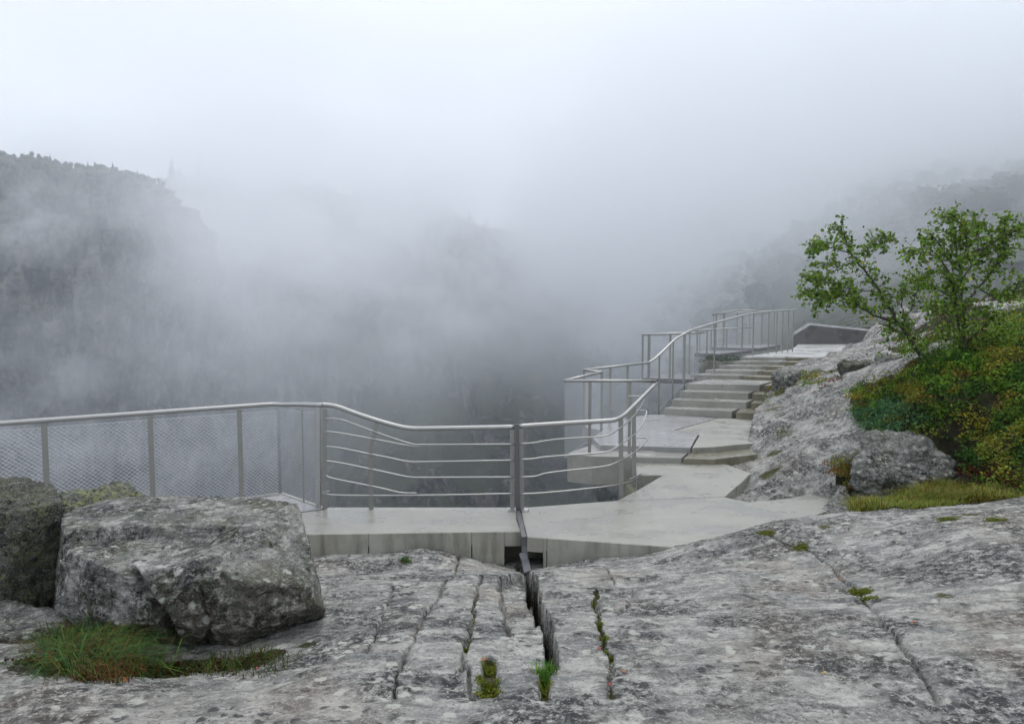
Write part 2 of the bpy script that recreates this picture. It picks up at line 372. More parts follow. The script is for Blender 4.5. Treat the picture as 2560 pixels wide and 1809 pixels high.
CRACKS = [  # pixels, half width m, depth m, moss
    ([(1302, 1412), (1316, 1431), (1335, 1476), (1353, 1529), (1367, 1560), (1375, 1610), (1379, 1668)], .044, 1.3, 0),
    ([(1248, 1449), (1255, 1494), (1264, 1540), (1268, 1595)], .014, .10, .1),
    ([(1203, 1449), (1189, 1515), (1179, 1564), (1165, 1616), (1158, 1661), (1140, 1686)], .012, .06, .55),
    ([(1168, 1668), (1172, 1740)], .010, .05, .4),
    ([(1123, 1452), (1085, 1515), (1050, 1574), (1022, 1630), (1004, 1672), (985, 1740)], .008, .045, .25),
    ([(985, 1473), (963, 1529), (938, 1581), (915, 1640)], .007, .03, .1),
    ([(1150, 1384), (1142, 1412), (1128, 1440)], .012, .04, .5),
    ([(1489, 1473), (1485, 1508), (1499, 1564), (1517, 1626), (1527, 1651), (1524, 1700), (1528, 1740)], .013, .04, .8),
    ([(1512, 1412), (1524, 1440), (1535, 1462)], .010, .03, .6),
    ([(1583, 1476), (1569, 1518), (1545, 1539)], .006, .03, .1),
    ([(1901, 1330), (1964, 1357), (2030, 1380), (2081, 1417), (2110, 1451), (2143, 1476), (2190, 1540), (2215, 1570), (2252, 1614), (2311, 1685), (2350, 1735)], .009, .045, .35),
    ([(2285, 1476), (2352, 1509), (2430, 1520)], .007, .03, .3),
    ([(700, 1545), (800, 1500), (860, 1440)], .006, .02, 0),
    ([(1870, 1256), (1900, 1225), (1925, 1200)], .012, .05, 0), ([(1990, 1240), (2030, 1205), (2060, 1190)], .012, .05, .2),
    ([(1910, 1205), (1950, 1190), (2010, 1200)], .01, .05, .1)]
CRACKS = [([GP(*p)[:2] for p in c[0]],) + c[1:] for c in CRACKS]
REGIONS = [  # (pixel polygon, lowering m, moss)
    ([(1252, 1455), (1304, 1432), (1352, 1538), (1364, 1562), (1276, 1604), (1266, 1590)], .11, 0),
    ([(1204, 1645), (1246, 1650), (1252, 1745), (1192, 1745)], .05, 1.0),
    ([(1346, 1664), (1380, 1660), (1380, 1745), (1342, 1745)], .06, .9)]
REGIONS = [([GP(*p)[:2] for p in c[0]],) + c[1:] for c in REGIONS]
MOSSPX = [(2150, 1478, .10, 1), (2175, 1495, .08, .9), (1915, 1332, .12, .9), (2000, 1370, .10, .8), (2060, 1322, .08, .7), (2370, 1297, .12, .8), (2420, 1283, .12, .8), (2490, 1300, .12, .7), (2360, 1490, .08, .6),
          (1210, 1400, .10, .9), (1245, 1404, .08, .8), (1011, 1404, .06, 1), (1925, 1180, .25, .75), (1935, 1130, .2, .7), (1960, 1090, .3, .6), (1930, 1020, .3, .65), (1975, 960, .3, .9), (2040, 930, .3, .7), (2090, 930, .3, .9), (2110, 1150, .3, .6), (1960, 1150, .15, .5),
          (2150, 1160, .3, .7)]
SOILPX = [(500, 1655, .30, .9), (250, 1670, .36, .9), (650, 1640, .22, .85), (770, 1608, .11, .7), (110, 1670, .28, .7), (380, 1670, .28, .85)]
MOSSW = [(GP(a, b), r, s) for a, b, r, s in MOSSPX]
SOILW = [(GP(a, b), r, s) for a, b, r, s in SOILPX]
VEG = [(2120, 975), (2140, 1047), (2185, 1085), (2235, 1118), (2180, 1140), (2100, 1150), (2085, 1190), (2120, 1225), (2150, 1300), (2650, 1285), (3600, 1200), (3600, 700), (2514, 828), (2300, 880), (2250, 930), (2180, 955)]

def ground(x, y, detail=True):
    z = base_h(x, y); moss = np.zeros_like(z); soil_and_shade = np.zeros_like(z)
    px, py = proj(np.stack([x, y, z], -1)); rr = np.hypot(x, y)
    soil_and_shade = (inpoly(px + 14 * fbm(x * 2.1, y * 2.1, 3), py + 12 * fbm(x * 2.1, y * 2.1, 8), VEG) & (y > 7.4) & (rr < 24)).astype(float)
    soil_and_shade = np.maximum(soil_and_shade, ss(-.12, .12, fbm(x * .6, y * .6, 5)) * ((rr > 34) | ((x > 9) & (y > 12.5) & (px > 2230))) * .9)
    if detail:
        out_ = ss(9.0, 10.5, y) * ss(1.5, 3, x)                       # the outcrop beside the stairs is rougher
        far_ = ss(20, 35, rr)
        n1 = fbm(x * .55, y * .55, 1.3, 5); n2 = pn(x * .8 + 1.5 * pn(x * .5, y * .5), y * 4.2 + .6 * x, 4) ; n3 = fbm(x * 3.1, y * 6.5, 9, 4)
        rg = 1 - np.abs(fbm(x * .9 + .25 * y, y * 1.7 - .5 * x, 2.2, 5, .55)) * 2.2
        sl_ = (y * .62 - x * .42) * 1.15 + .8 * fbm(x * .45, y * .45, 6.1, 3) + .12 * fbm(x * 2, y * 2, 1.2, 3); fl_ = sl_ - np.floor(sl_)
        lay = np.where(fl_ < .86, fl_ / .86, (1 - fl_) / .14) * (.6 + .8 * pn(np.floor(sl_) * 7.3, np.floor(sl_) * 3.1, 0.5) + .3 * pn(x * .8, y * .8, 3))
        z = z + (n1 * .055 + n2 * .005 + n3 * .012) * (1 - .3 * soil_and_shade) * ss(0, 1.2, rr) + out_ * (1 - soil_and_shade) * (lay * .17 + rg * .05 - .09 + .02 * pn(x * 2.2, y * 5, 6)) + far_ * n1 * .7 + soil_and_shade * .10 * fbm(x * 1.8, y * 1.8, 7, 3)
        # thin foliation ledges
        z = z + .006 * (1 - soil_and_shade) * (np.abs(((y * 3.3 + .55 * x + 1.1 * fbm(x * .8, y * .8, 5.5)) % 1) - .5) * 2 - .5) + .009 * fbm(x * 13, y * 17, 3, 4, .6) * (1 - soil_and_shade)
        wob = .03 * pn(x * 2.0, y * 2.0, 2) + .022 * pn(x * 7, y * 7, 5) + .012 * pn(x * 23, y * 23, 8)
        for pts, w, dp, ms in CRACKS:
            k = np.flatnonzero((x > min(p[0] for p in pts) - .4) & (x < max(p[0] for p in pts) + .4) & (y > min(p[1] for p in pts) - .4) & (y < max(p[1] for p in pts) + .4))
            if not len(k): continue
            d, t = polydist(x[k] + wob[k] * (.45 if dp > .3 else 1), y[k], pts)
            w2 = w * (1 - .55 * np.clip(t, 0, 1)) * (.75 + .5 * pn(x[k] * 3, y[k] * 3, w * 99) + .25) if dp > .3 else w * (.8 + .9 * pn(x[k] * 2.5, y[k] * 2.5, dp * 99))
            z[k] -= dp * (1 - ss(w2 * .75, w2 * 1.35 + .006, d)) + .007 * (1 - ss(0, w * 4 + .02, d))
            if dp > .3: soil_and_shade[k] = np.maximum(soil_and_shade[k], 1 - ss(w2 * 1.2, w2 * 1.55, d))  # deep fissure walls painted dark: stands in for shade as well as crack dirt
            if ms: moss[k] = np.maximum(moss[k], ms * (1 - ss(w * .8, w * 2.2 + .008, d)) * (.6 + .7 * pn(x[k] * 2, y[k] * 2, 7) + .2))
        for poly, lo, ms in REGIONS:
            k = inpoly(x + .5 * wob, y + .5 * wob, poly)
            if k.any():
                dd, _ = polydist(x[k], y[k], poly, True)
                z[k] -= lo * ss(0, .03, dd); moss[k] = np.maximum(moss[k], ms * ss(0, .03, dd))
    for P, r, s in MOSSW:
        d = np.hypot(x - P[0], (y - P[1]) * .7)
        moss = np.maximum(moss, s * (1 - ss(r * .3, r * 1.3, d)))
    for P, r, s in SOILW:
        d = np.hypot(x - P[0], (y - P[1]) * 1.3); soil_and_shade = np.maximum(soil_and_shade, s * (1 - ss(r * .4, r * 1.2, d)))
    for poly, lv in CARVE:
        k = inpoly(x, y, poly); z = np.where(k, np.minimum(z, lv - .45), z)
    din = inpoly(x, y, RIM); dd, _ = polydist(x, y, RIM, True)
    drop = dd * 3.2 * (1 + .5 * fbm(x * .4, y * .4, 4)) + .5
    z = np.where(din, z, np.minimum(z, -.5 - drop + .5 * fbm(x * 1.1, y * 1.1, z * .5, 4)))
    return z, moss, soil_and_shade

def gz(x, y):
    z, _, _ = ground(np.array([float(x)]), np.array([float(y)])); return float(z[0])
def build_ground():
    th = np.concatenate([np.linspace(-1.75, -.80, 50, endpoint=False), np.linspace(-.80, .80, 760, endpoint=False), np.linspace(.80, 1.9, 60)])
    r = np.concatenate([np.geomspace(.5, 2.5, 30, endpoint=False), np.geomspace(2.5, 9.5, 430, endpoint=False), np.geomspace(9.5, 28, 190, endpoint=False), np.geomspace(28, 75, 60)])
    T, Rr = np.meshgrid(th, r); x = (Rr * np.sin(T)).ravel(); y = (Rr * np.cos(T)).ravel()
    z, moss, soil_and_shade = ground(x, y)
    nr, nth = len(r), len(th)
    i, j = np.meshgrid(np.arange(nr - 1), np.arange(nth - 1), indexing='ij'); a = (i * nth + j).ravel()
    Fc = np.stack([a, a + 1, a + nth + 1, a + nth], 1)[:, ::-1]
    keep = (z[Fc] > -34).any(1); Fc = Fc[keep]
    me = mesh_np('bedrock', np.stack([x, y, z], 1), Fc, True)
    for nm, v in (('moss', moss), ('soil_and_shade', soil_and_shade)):
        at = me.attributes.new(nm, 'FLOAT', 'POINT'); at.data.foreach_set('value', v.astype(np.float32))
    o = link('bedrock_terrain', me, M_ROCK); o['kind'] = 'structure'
    return o
build_ground()

# ================================================================== gorge: floor, cliff, slopes
def slope(name, top, bot, nu, nv, amp, mat, seed, bulge=0, back=60):
    """a hillside: ruled between a skyline and a foot, both given as (pixel x, pixel y, metres away), roughened, with ground going on behind the skyline"""
    def lerp(L, t):
        xs = np.linspace(0, 1, len(L)); A = np.array([PY(*p) for p in L]); return np.stack([np.interp(t, xs, A[:, k]) for k in range(3)], -1)
    u = np.linspace(0, 1, nu); v = np.linspace(-.12, 1, nv)
    Tp, Bt = lerp(top, u), lerp(bot, u)
    V = np.zeros((nv, nu, 3))
    for i, t in enumerate(v):
        if t < 0: V[i] = Tp + np.array([0, back * (-t / .12), -back * .25 * (t / .12) ** 2])
        else: V[i] = Tp * (1 - t) + Bt * t; V[i, :, 1] -= bulge * math.sin(math.pi * min(1, t * 1.4)) if t < .7 else 0
    P = V.reshape(-1, 3); s = 1 / amp
    nz = fbm(P[:, 0] * s * .35, P[:, 1] * s * .35, P[:, 2] * s * .14 + seed, 5, .55)
    P[:, 1] -= nz * amp * 1.3; P[:, 2] += fbm(P[:, 0] * s * .5, P[:, 1] * s * .5, seed + 4., 4) * amp * .35
    i, j = np.meshgrid(np.arange(nv - 1), np.arange(nu - 1), indexing='ij'); a = (i * nu + j).ravel()
    me = mesh_np(name, P, np.stack([a, a + 1, a + nu + 1, a + nu], 1)[:, ::-1], True)
    o = link(name, me, mat); o['kind'] = 'structure'
    return o, P.reshape(nv, nu, 3)
def cliff_mat(name, green=.5):
    m, t, b = newmat(name); n = NT(t); v = n.mapc((.035, .035, .016)); w = n.mapc((.05,) * 3)
    st = n.noise(v, 2.4, 8, .7, .5); sp = n.noise(w, 4, 8, .7)
    c = n.mix(n.ramp(st, [(.43, 0), (.60, 1)]), (.012, .011, .013), (.19, .165, .155))
    c = n.mix(n.ramp(sp, [(.5, 0), (.66, .8)]), c, (.035, .038, .04))
    c = n.mix(n.ramp(n.noise(v, 1.3, 4, .6), [(.62, 0), (.72, .7)]), c, (.19, .15, .10))
    z = n.math('ADD', n.geo_z(), n.math('MULTIPLY', n.math('SUBTRACT', sp, .5), 1.4))
    c = n.mix(n.ramp(z, [(.62 - .3 * green, 0), (.85 - .3 * green, 1)]), c, n.mix(sp, (.03, .04, .018), (.06, .065, .028)))
    n.lk(c, b.inputs['Base Color']); b.inputs['Roughness'].default_value = .85
    n.bump(st, 1, 3, b)
    return m
M_CLIFF = cliff_mat('cliff_rock', .5); M_SLOPE = cliff_mat('wooded_slope', 1.3)
me = mesh_np('gorge_floor', [(-1400, -400, -262), (1400, -400, -262), (1400, 1600, -262), (-1400, 1600, -262)], np.array([[0, 1, 2, 3]]))
o = link('ground', me, plain_mat('gorge_floor', (.05, .055, .05), (.09, .09, .085), .02)); o['kind'] = 'structure'

def dome_cliff():
    nu, nv = 300, 220
    u = np.linspace(-1.9, 1.85, nu); v = np.linspace(0, 1, nv) ** 1.25
    prof = np.array([(129, 0), (128, 60), (123, 84), (112, 103), (95, 121), (70, 135), (40, 144), (2, 148), (-100, 157), (-262, 174)], float)   # height, radius
    arc = np.concatenate([[0], np.cumsum(np.hypot(*np.diff(prof, axis=0).T))]); arc /= arc[-1]
    U, Vv = np.meshgrid(u, v)
    z = np.interp(Vv, arc, prof[:, 0]); r = np.interp(Vv, arc, prof[:, 1])
    x = -395 + r * np.sin(U); y = 565 - .55 * r * np.cos(U)
    P = np.stack([x, y, z], -1).reshape(-1, 3)
    n1 = fbm(P[:, 0] * .018, P[:, 1] * .018, P[:, 2] * .006, 5, .55); n2 = fbm(P[:, 0] * .09, P[:, 1] * .09, P[:, 2] * .03, 4, .6); led = np.abs(fbm(P[:, 0] * .03, P[:, 1] * .03, P[:, 2] * .05, 4))
    nrm = np.stack([np.sin(U), -np.cos(U), 0 * U], -1).reshape(-1, 3)
    k = ss(60, 120, r.ravel())
    P += nrm * ((n1 * 15 + n2 * 9 - led * 14) * k)[:, None]; P[:, 2] += (n1 * 6 + n2 * 3) * (1 - .6 * k)
    i, j = np.meshgrid(np.arange(nv - 1), np.arange(nu - 1), indexing='ij'); a = (i * nu + j).ravel()
    me = mesh_np('cliff', P, np.stack([a, a + 1, a + nu + 1, a + nu], 1)[:, ::-1], True)
    o = link('cliff_terrain', me, M_CLIFF); o['kind'] = 'structure'
    return P.reshape(nv, nu, 3), np.searchsorted(v, np.interp(-110, -prof[:, 0], arc))
CLIFF, CTOP = dome_cliff()
_, RIDGE = slope('ridge_terrain', [(-500, 430, 900), (250, 455, 850), (420, 448, 820), (520, 455, 800), (620, 470, 790), (720, 478, 780), (830, 492, 770), (960, 488, 760), (1080, 500, 760), (1220, 560, 780), (1400, 640, 820), (1700, 600, 900)],
                 [(-500, 1500, 560), (250, 1500, 540), (420, 1500, 520), (520, 1500, 500), (620, 1450, 490), (720, 1400, 470), (830, 1350, 450), (960, 1340, 440), (1080, 1350, 430), (1220, 1400, 430), (1400, 1400, 430), (1700, 1400, 430)], 220, 130, 34, M_SLOPE, 3.3, 40)
_, HILL = slope('hillside_terrain', [(1480, 800, 560), (1600, 640, 540), (1720, 520, 520), (1850, 485, 480), (2000, 440, 450), (2150, 418, 420), (2300, 396, 400), (2420, 396, 380), (2530, 366, 360), (2800, 280, 340), (3400, 150, 300)],
                [(1480, 1400, 300), (1560, 1300, 240), (1640, 1200, 185), (1720, 1120, 145), (1800, 1060, 115), (1900, 1010, 98), (2000, 980, 88), (2150, 960, 80), (2400, 950, 74), (2800, 930, 70), (3400, 920, 66)], 200, 120, 9, M_SLOPE, 8.1, 10)

# conifers on the skylines; those one can pick out are trees of their own, the rest is one wood
M_NEEDLE = leaf_mat('needles', .7, .1)
def conifer(h, w, rg, tiers=6, k=7):
    V, Fc = [], []
    for t in range(tiers):
        z0 = h * (.06 + .86 * t / tiers); z1 = min(h, z0 + h * 1.55 / tiers); r = w * (1 - t / tiers) ** .85 * rg.uniform(.8, 1.15)
        b = len(V); V.append((rg.normal(0, .02) * w, rg.normal(0, .02) * w, z1)); a0 = rg.uniform(0, 6)
        for q in range(2 * k):
            a = a0 + math.pi * q / k; rr = r * (rg.uniform(.75, 1.2) if q % 2 == 0 else rg.uniform(.3, .55))
            V.append((rr * math.cos(a), rr * math.sin(a), z0 - (.05 * h if q % 2 == 0 else -.02 * h)))
        Fc += [(b, b + 1 + q, b + 1 + (q + 1) % (2 * k)) for q in range(2 * k)]
    return np.array(V), np.array(Fc)
CON = [conifer(1, .2 + .05 * i, rng) for i in range(4)]
_b = bmesh.new(); bmesh.ops.create_icosphere(_b, subdivisions=2, radius=1); ICO1 = (np.array([v.co[:] for v in _b.verts]), np.array([[v.index for v in f.verts] for f in _b.faces])); _b.free()
def roundcrown(rg, m=90):
    d = rg.normal(size=(m, 3)); d /= np.linalg.norm(d, axis=1)[:, None]
    V0, F0 = ICO1; bump_ = 1 + .5 * fbm(V0[:, 0] * 1.4 + rg.uniform(0, 99), V0[:, 1] * 1.4, V0[:, 2] * 1.4, 3); core = V0 * bump_[:, None] * [.27, .27, .40] + [0, 0, .5]
    bd = 1 + .5 * fbm(d[:, 0] * 1.4, d[:, 1] * 1.4, d[:, 2] * 1.4, 3)
    c = d * bd[:, None] * rg.uniform(.85, 1.12, (m, 1)) * [.29, .29, .42] + [0, 0, .5]
    V = (c[:, None, :] + rg.normal(0, .045, (m, 3, 3))).reshape(-1, 3); return np.vstack([core, V]), np.vstack([F0, len(core) + np.arange(3 * m).reshape(-1, 3)])
ROUND = [roundcrown(rng) for i in range(8)]
def tint_attr(me, cols):
    at = me.attributes.new('tint', 'FLOAT_COLOR', 'POINT'); c = np.ones((len(me.vertices), 4), np.float32); c[:, :3] = cols; at.data.foreach_set('color', c.ravel())
def wood(name, label, pts, hs, col=(.018, .028, .014), fat=1.0):
    Vs, Fs, Cs, n = [], [], [], 0
    for P, h in zip(pts, hs):
        V, Fc = (ROUND[rng.integers(8)] if fat > 1 and rng.random() < .8 else CON[rng.integers(4)]); a = rng.uniform(0, 6.28); c, s = math.cos(a), math.sin(a)
        V2 = np.stack([V[:, 0] * c - V[:, 1] * s, V[:, 0] * s + V[:, 1] * c, V[:, 2]], 1) * [fat * h * rng.uniform(.9, 1.5), fat * h * rng.uniform(.9, 1.5), h] + P - [0, 0, .06 * h]
        Vs.append(V2); Fs.append(Fc + n); n += len(V2); Cs.append(np.tile(np.array(col) * rng.uniform(.6, 1.5) * rng.uniform(.85, 1.15, 3), (len(V2), 1)))
    me = mesh_np(name, np.concatenate(Vs), np.concatenate(Fs)); tint_attr(me, np.concatenate(Cs))
    return tag(link(name, me, M_NEEDLE), label, 'forest', kind='stuff')
def pick(G, rows, n, jit=3):
    i = rng.integers(rows[0], rows[1], n); j = rng.integers(0, G.shape[1], n); return G[i, j] + rng.normal(0, jit, (n, 3)) * [1, 1, .1]
c = pick(CLIFF, (0, int(CTOP)), 1100, 2); wood('cliff_forest', 'small dark conifers covering the rounded top of the left cliff', c, rng.uniform(1.5, 5.5, len(c)), (.05, .075, .028), 1.001)
c = pick(RIDGE, (14, 70), 1500, 4); wood('ridge_forest', 'faint wood fading into mist across the far side of the gorge', c, rng.uniform(6, 13, len(c)))
c = pick(HILL, (8, 116), 3600, 3); c = c[c[:, 1] > 165]; wood('hillside_forest', 'misty wooded hillside rising behind the birches', c, rng.uniform(2.5, 6.5, len(c)), (.04, .05, .028), 1.5)
M_TRUNK = plain_mat('conifer_bark', (.03, .026, .022), (.06, .05, .045), 3)
def spruce(base, h, label):
    e = empty('spruce_tree', base); tag(e, label, 'tree', 'spruces standing out on the foggy skylines')
    par(MB().tube([(base[0], base[1], base[2] - 1), (base[0], base[1], base[2] + h * .95)], [h * .018, h * .003], 6).build('trunk', M_TRUNK), e)
    V, Fc = conifer(1, .24, rng, 12, 9); me = mesh_np('crown', V * [h, h, h] + base, Fc); tint_attr(me, np.array([.02, .03, .016])); par(link('crown', me, M_NEEDLE), e)
def on_skyline(px, G):
    a, b = proj(G.reshape(-1, 3)); k = np.abs(a - px) < 12; q = np.flatnonzero(k); return G.reshape(-1, 3)[q[np.argmin(b[q])]]
for px, h, lb in [(425, 26, 'tall faint spruce above the left cliff, the taller of the two ghostly ones'), (508, 24, 'second ghostly spruce just right of the tallest one above the left cliff')]:
    spruce(on_skyline(px, RIDGE) - [0, 0, 1], h, lb)
for px, h, lb in [(135, 8, 'spruce tip on the highest point of the left cliff top'), (225, 7, 'spruce on the middle of the left cliff top'), (285, 7.5, 'dark green spruce near the right end of the left cliff top'), (355, 6.5, 'lone spruce where the left cliff top starts to fall away')]:
    spruce(on_skyline(px, CLIFF) - [0, 0, 1], h, lb)
for px, h, lb in [(2290, 8, 'pale broad tree standing highest on the misty skyline behind the birches'), (2330, 7, 'misty spruce right of the highest tree on the skyline'), (2190, 6.5, 'faint spruce on the misty skyline left of the highest tree'), (2430, 6.5, 'faint spruce on the skyline above the right birch')]:
    spruce(on_skyline(px, HILL) - [0, 0, .5], h, lb)

# ================================================================== concrete walkway
def xy(px, py, z=0): p = PZ(px, py, z); return (p[0], p[1])
plat = empty('viewing_platform', (0, 8.6, 0)); tag(plat, 'grey concrete viewing platform of angular slabs between rock and gorge', 'platform')
A0 = xy(705, 1235); A1 = xy(808, 1275)
S0 = [A0, (-9.0, 6.05), (-8.3, 4.75), (-2.75, 8.02), xy(731, 1300), xy(705, 1285), xy(806, 1271)]
S1 = [xy(709, 1286.5), xy(809, 1274), (A1[0] + .03, 9.2), (.06, 9.2), (.06, 8.6), (.115, 8.135), (-2.62, 8.02), xy(735, 1301)]
S2 = [(.125, 9.2), (.2, 9.19), xy(1541, 1251), xy(1813, 1242.5), xy(1870, 1255), xy(1976, 1245), xy(2031, 1232), xy(2133, 1253), xy(2031, 1290), (2.95, 8.0), (1.85, 7.58), (.185, 7.93), (.15, 8.5)]
S2B = [xy(1543, 1250), xy(1591, 1225.5), xy(1657, 1187), xy(1592, 1187), xy(1588, 1148), (3.9, 12.25), (4.15, 11.3), xy(1859, 1200), xy(1811, 1241)]
for poly, mt, z0 in ((S0, M_WET, -.22), (S1, M_DECK, -.17), (S2, M_DECK, -.17), (S2B, M_DECK, -.34)):
    par(MB().prism(poly, z0, 0 if poly is not S2B else -.003).build('deck_slab', mt, bevel=.006), plat)
def wallseg(a, b, z0, z1, th, name='fascia_panel', mat=None, inward=(0, 1)):
    d = Vector((b[0] - a[0], b[1] - a[1])); n = Vector((-d.y, d.x)).normalized() * th
    if n.dot(Vector(inward)) < 0: n = -n
    par(MB().prism([a, b, (b[0] + n.x, b[1] + n.y), (a[0] + n.x, a[1] + n.y)], z0, z1).build(name, mat or M_FASCIA, bevel=.004), plat)
def fr(px): return tuple(PL(px, 1345, (-2.62, 8.014), (.115, 8.129))[:2])
wallseg((-2.66, 8.012), fr(920), -.75, -.003, .12); wallseg(fr(922.5), fr(1178), -.75, -.003, .12); wallseg(fr(1180.5), fr(1261), -.75, -.003, .12); wallseg(fr(1262), fr(1302), -.19, -.003, .12)
def fr2(px): return tuple(PL(px, 1360, (.185, 7.924), (1.85, 7.574))[:2])
wallseg(fr2(1318), fr2(1357), -.185, -.003, .12); wallseg(fr2(1358), fr2(1366), -.75, -.003, .12); wallseg(fr2(1368), (1.9, 7.56), -.75, -.003, .12)
wallseg((-3, 8.75), (2.2, 8.75), -1.2, -.2, .15, 'under_deck_wall')  # unseen wall added under the deck to keep light out of the drain cavity
wallseg(xy(2030, 1291), xy(2133, 1254), -.5, -.004, .1, mat=M_STEPR)
wallseg((2.1, 11.3), (2.1, 12.3), -1.5, -.36, .6, 'under_deck_wall', M_STEPR, (1, 0))
# open edge of the left slab, with its rim strip under the mesh
par(MB().prism([(-9.02, 6.09), A0, (A0[0], A0[1] + .035), (-9.04, 6.13)], -.26, .012).build('edge_strip', M_FASCIA, bevel=.003), plat)
par(MB().prism([A0, xy(806, 1270.5), (xy(806, 1270.5)[0] + .03, xy(806, 1270.5)[1] + .03), (A0[0] + .02, A0[1] + .035)], -.26, .010).build('edge_strip', M_FASCIA, bevel=.003), plat)

stairs = empty('staircase', (5, 15, 0)); tag(stairs, 'broad wet concrete stairs climbing along the gorge edge beside the outcrop', 'stairs')
def block(poly, z0, z1, mat, name='step'): return par(MB().prism(poly, z0, z1).build(name, mat, bevel=.007), stairs)
# two low steps up to the first landing, each of two blocks with an open joint
e0, e1 = xy(1480, 1140, .1), xy(1704, 1144, .1); f1, f2 = xy(1708, 1145.5, .1), xy(1785, 1147, .1)
j1 = xy(1726, 1124, .1); j2 = xy(1731, 1126, .1)
block([(1.06, 12.5), e0, e1, j1, (3.3, 13.6), (1.75, 13.6)], -.45, .1, M_STEP); block([f1, f2, (4.7, 12.45), (4.7, 13.6), (3.34, 13.6), j2], -.34, .097, M_STEPR)
g0, g1 = xy(1500, 1112, .2), xy(1726, 1118.5, .2); h0, h1, h2 = xy(1730, 1119, .2), xy(1790, 1116, .2), xy(1850, 1110, .2)
jj = xy(1745, 1086, .2); jk = xy(1685, 1074, .2)
block([g0, g1, jj, jk, xy(1790, 1045, .2), (4.15, 17.1), (3.45, 16.95), (1.62, 15.1), (1.99, 14.56), (1.68, 13.6)], -.1, .2, M_WET, 'landing')
block([h0, h1, h2, (5.4, 13.2), (7.2, 16.2), xy(1795, 1045, .2), xy(1690, 1075, .2), xy(1749, 1087, .2)], -.3, .199, M_DECK, 'landing')
def flight(L0, L1, R0, R1, z, n, rise, split, last_depth):
    for i in range(n):
        t = i / (n - 1) if n > 1 else 0
        L = np.array(L0) * (1 - t) + np.array(L1) * t; Rr = np.array(R0) * (1 - t) + np.array(R1) * t
        d = np.array([(L1[0] - L0[0]) / (n - 1), (L1[1] - L0[1]) / (n - 1)]); e = np.array([(R1[0] - R0[0]) / (n - 1), (R1[1] - R0[1]) / (n - 1)])
        m = split + (.03 if i % 2 else -.03) + random.uniform(-.02, .02)
        J = L * (1 - m) + Rr * m; dj = d * (1 - m) + e * m; k = last_depth if i == n - 1 else 1.4
        fwd = np.array([.05, -.13])
        gap = (Rr - L) / np.linalg.norm(Rr - L) * .012
        z1 = z + rise * (i + 1); z0 = z + rise * i - .25
        block([L, J, J + dj * k, L + d * k], z0, z1, M_STEP)
        block([J + gap + fwd, Rr + fwd, Rr + e * k, J + gap + dj * k], z0, z1 - .004, M_STEPR)
flight((3.95, 17.0), (4.9, 18.35), (6.95, 15.9), (8.2, 17.7), .2, 4, .17, .56, 4.6)
flight((5.5, 20.2), (7.8, 22.0), (8.3, 19.1), (10.6, 21.9), .88, 5, .106, .50, 1.3)
block([(7.75, 22.3), (10.4, 22.2), (13.5, 25.3), (22, 36.8), (16, 36.8), (14.3, 33.0), (12.0, 28.2), (10.6, 26.2)], 1.1, 1.408, M_PALE, 'landing')
pw = empty('parapet_wall', (16.5, 34, 1.4)); tag(pw, 'low dark grey concrete parapet with a sloping top beyond the upper landing', 'wall')
a, b = PY(1984, 862, 34), PY(2192, 858, 34.5)
V = [PY(1984, 838, 34), PY(2026, 812, 34), PY(2192, 829, 34.5)]
mb = MB(); prof = [(V[0][0], V[0][1], 1.2), (b[0], b[1], 1.2), tuple(V[2]), tuple(V[1]), tuple(V[0])]
dv = np.array([.55, 1.5, 0.10])
mb.add(prof + [tuple(np.array(p) + dv) for p in prof], [(0, 1, 2, 3, 4), (9, 8, 7, 6, 5)] + [(i, i + 5, (i + 1) % 5 + 5, (i + 1) % 5) for i in range(5)])
par(mb.build('wall_block', M_GREYWALL, bevel=.02), pw)
par(MB().prism([(b[0], b[1] - .02), (b[0] + 1.2, b[1] - .3), (b[0] + 1.7, b[1] + 1.1), (b[0] + .5, b[1] + 1.5)], 1.2, V[2][2] - .02).build('end_block', M_STEP, bevel=.02), pw)

# ================================================================== railings
def net(quad, parent, w=.062, h=.052, r=.0017, name='wire_mesh'):
    """diamond net of wires in a quad: bottom-left, bottom-right, top-right, top-left"""
    q = [np.array(p, float) for p in quad]; L = np.linalg.norm(q[1] - q[0]); H = (np.linalg.norm(q[3] - q[0]) + np.linalg.norm(q[2] - q[1])) / 2
    def at(s, t): s /= L; t /= H; return (q[0] * (1 - s) + q[1] * s) * (1 - t) + (q[3] * (1 - s) + q[2] * s) * t
    mb = MB(); k = h / w
    for sg in (1, -1):
        c = -k * L if sg > 0 else 0
        while c < H + (0 if sg > 0 else k * L):
            # t = c + sg*k*s
            s0, s1 = 0., L
            lo, hi = ((0 - c) / (sg * k), (H - c) / (sg * k)); lo, hi = min(lo, hi), max(lo, hi)
            s0, s1 = max(s0, lo), min(s1, hi)
            if s1 - s0 > .01: mb.tube([at(s0, c + sg * k * s0), at(s1, c + sg * k * s1)], r, 3, False)
            c += h
    for t in (0.012, H - .012): mb.tube([at(0, t), at(L, t)], .004, 4, False)
    o = mb.build(name, M_WIRE, parent); o['kind'] = 'stuff'
    return o
def post(parent, base, top, w=.06, t=.014, side=(1, 0, 0), mat=None, name='post'):
    return MB().bar([base, top], w, t, side).build(name, mat or M_STEELP, parent, bevel=.002)
def hand(parent, pts, r=.03, it=2, name='handrail', mat=None):
    return MB().tube(chaikin(pts, it), r, 12).build(name, mat or M_STEEL, parent, smooth=True)

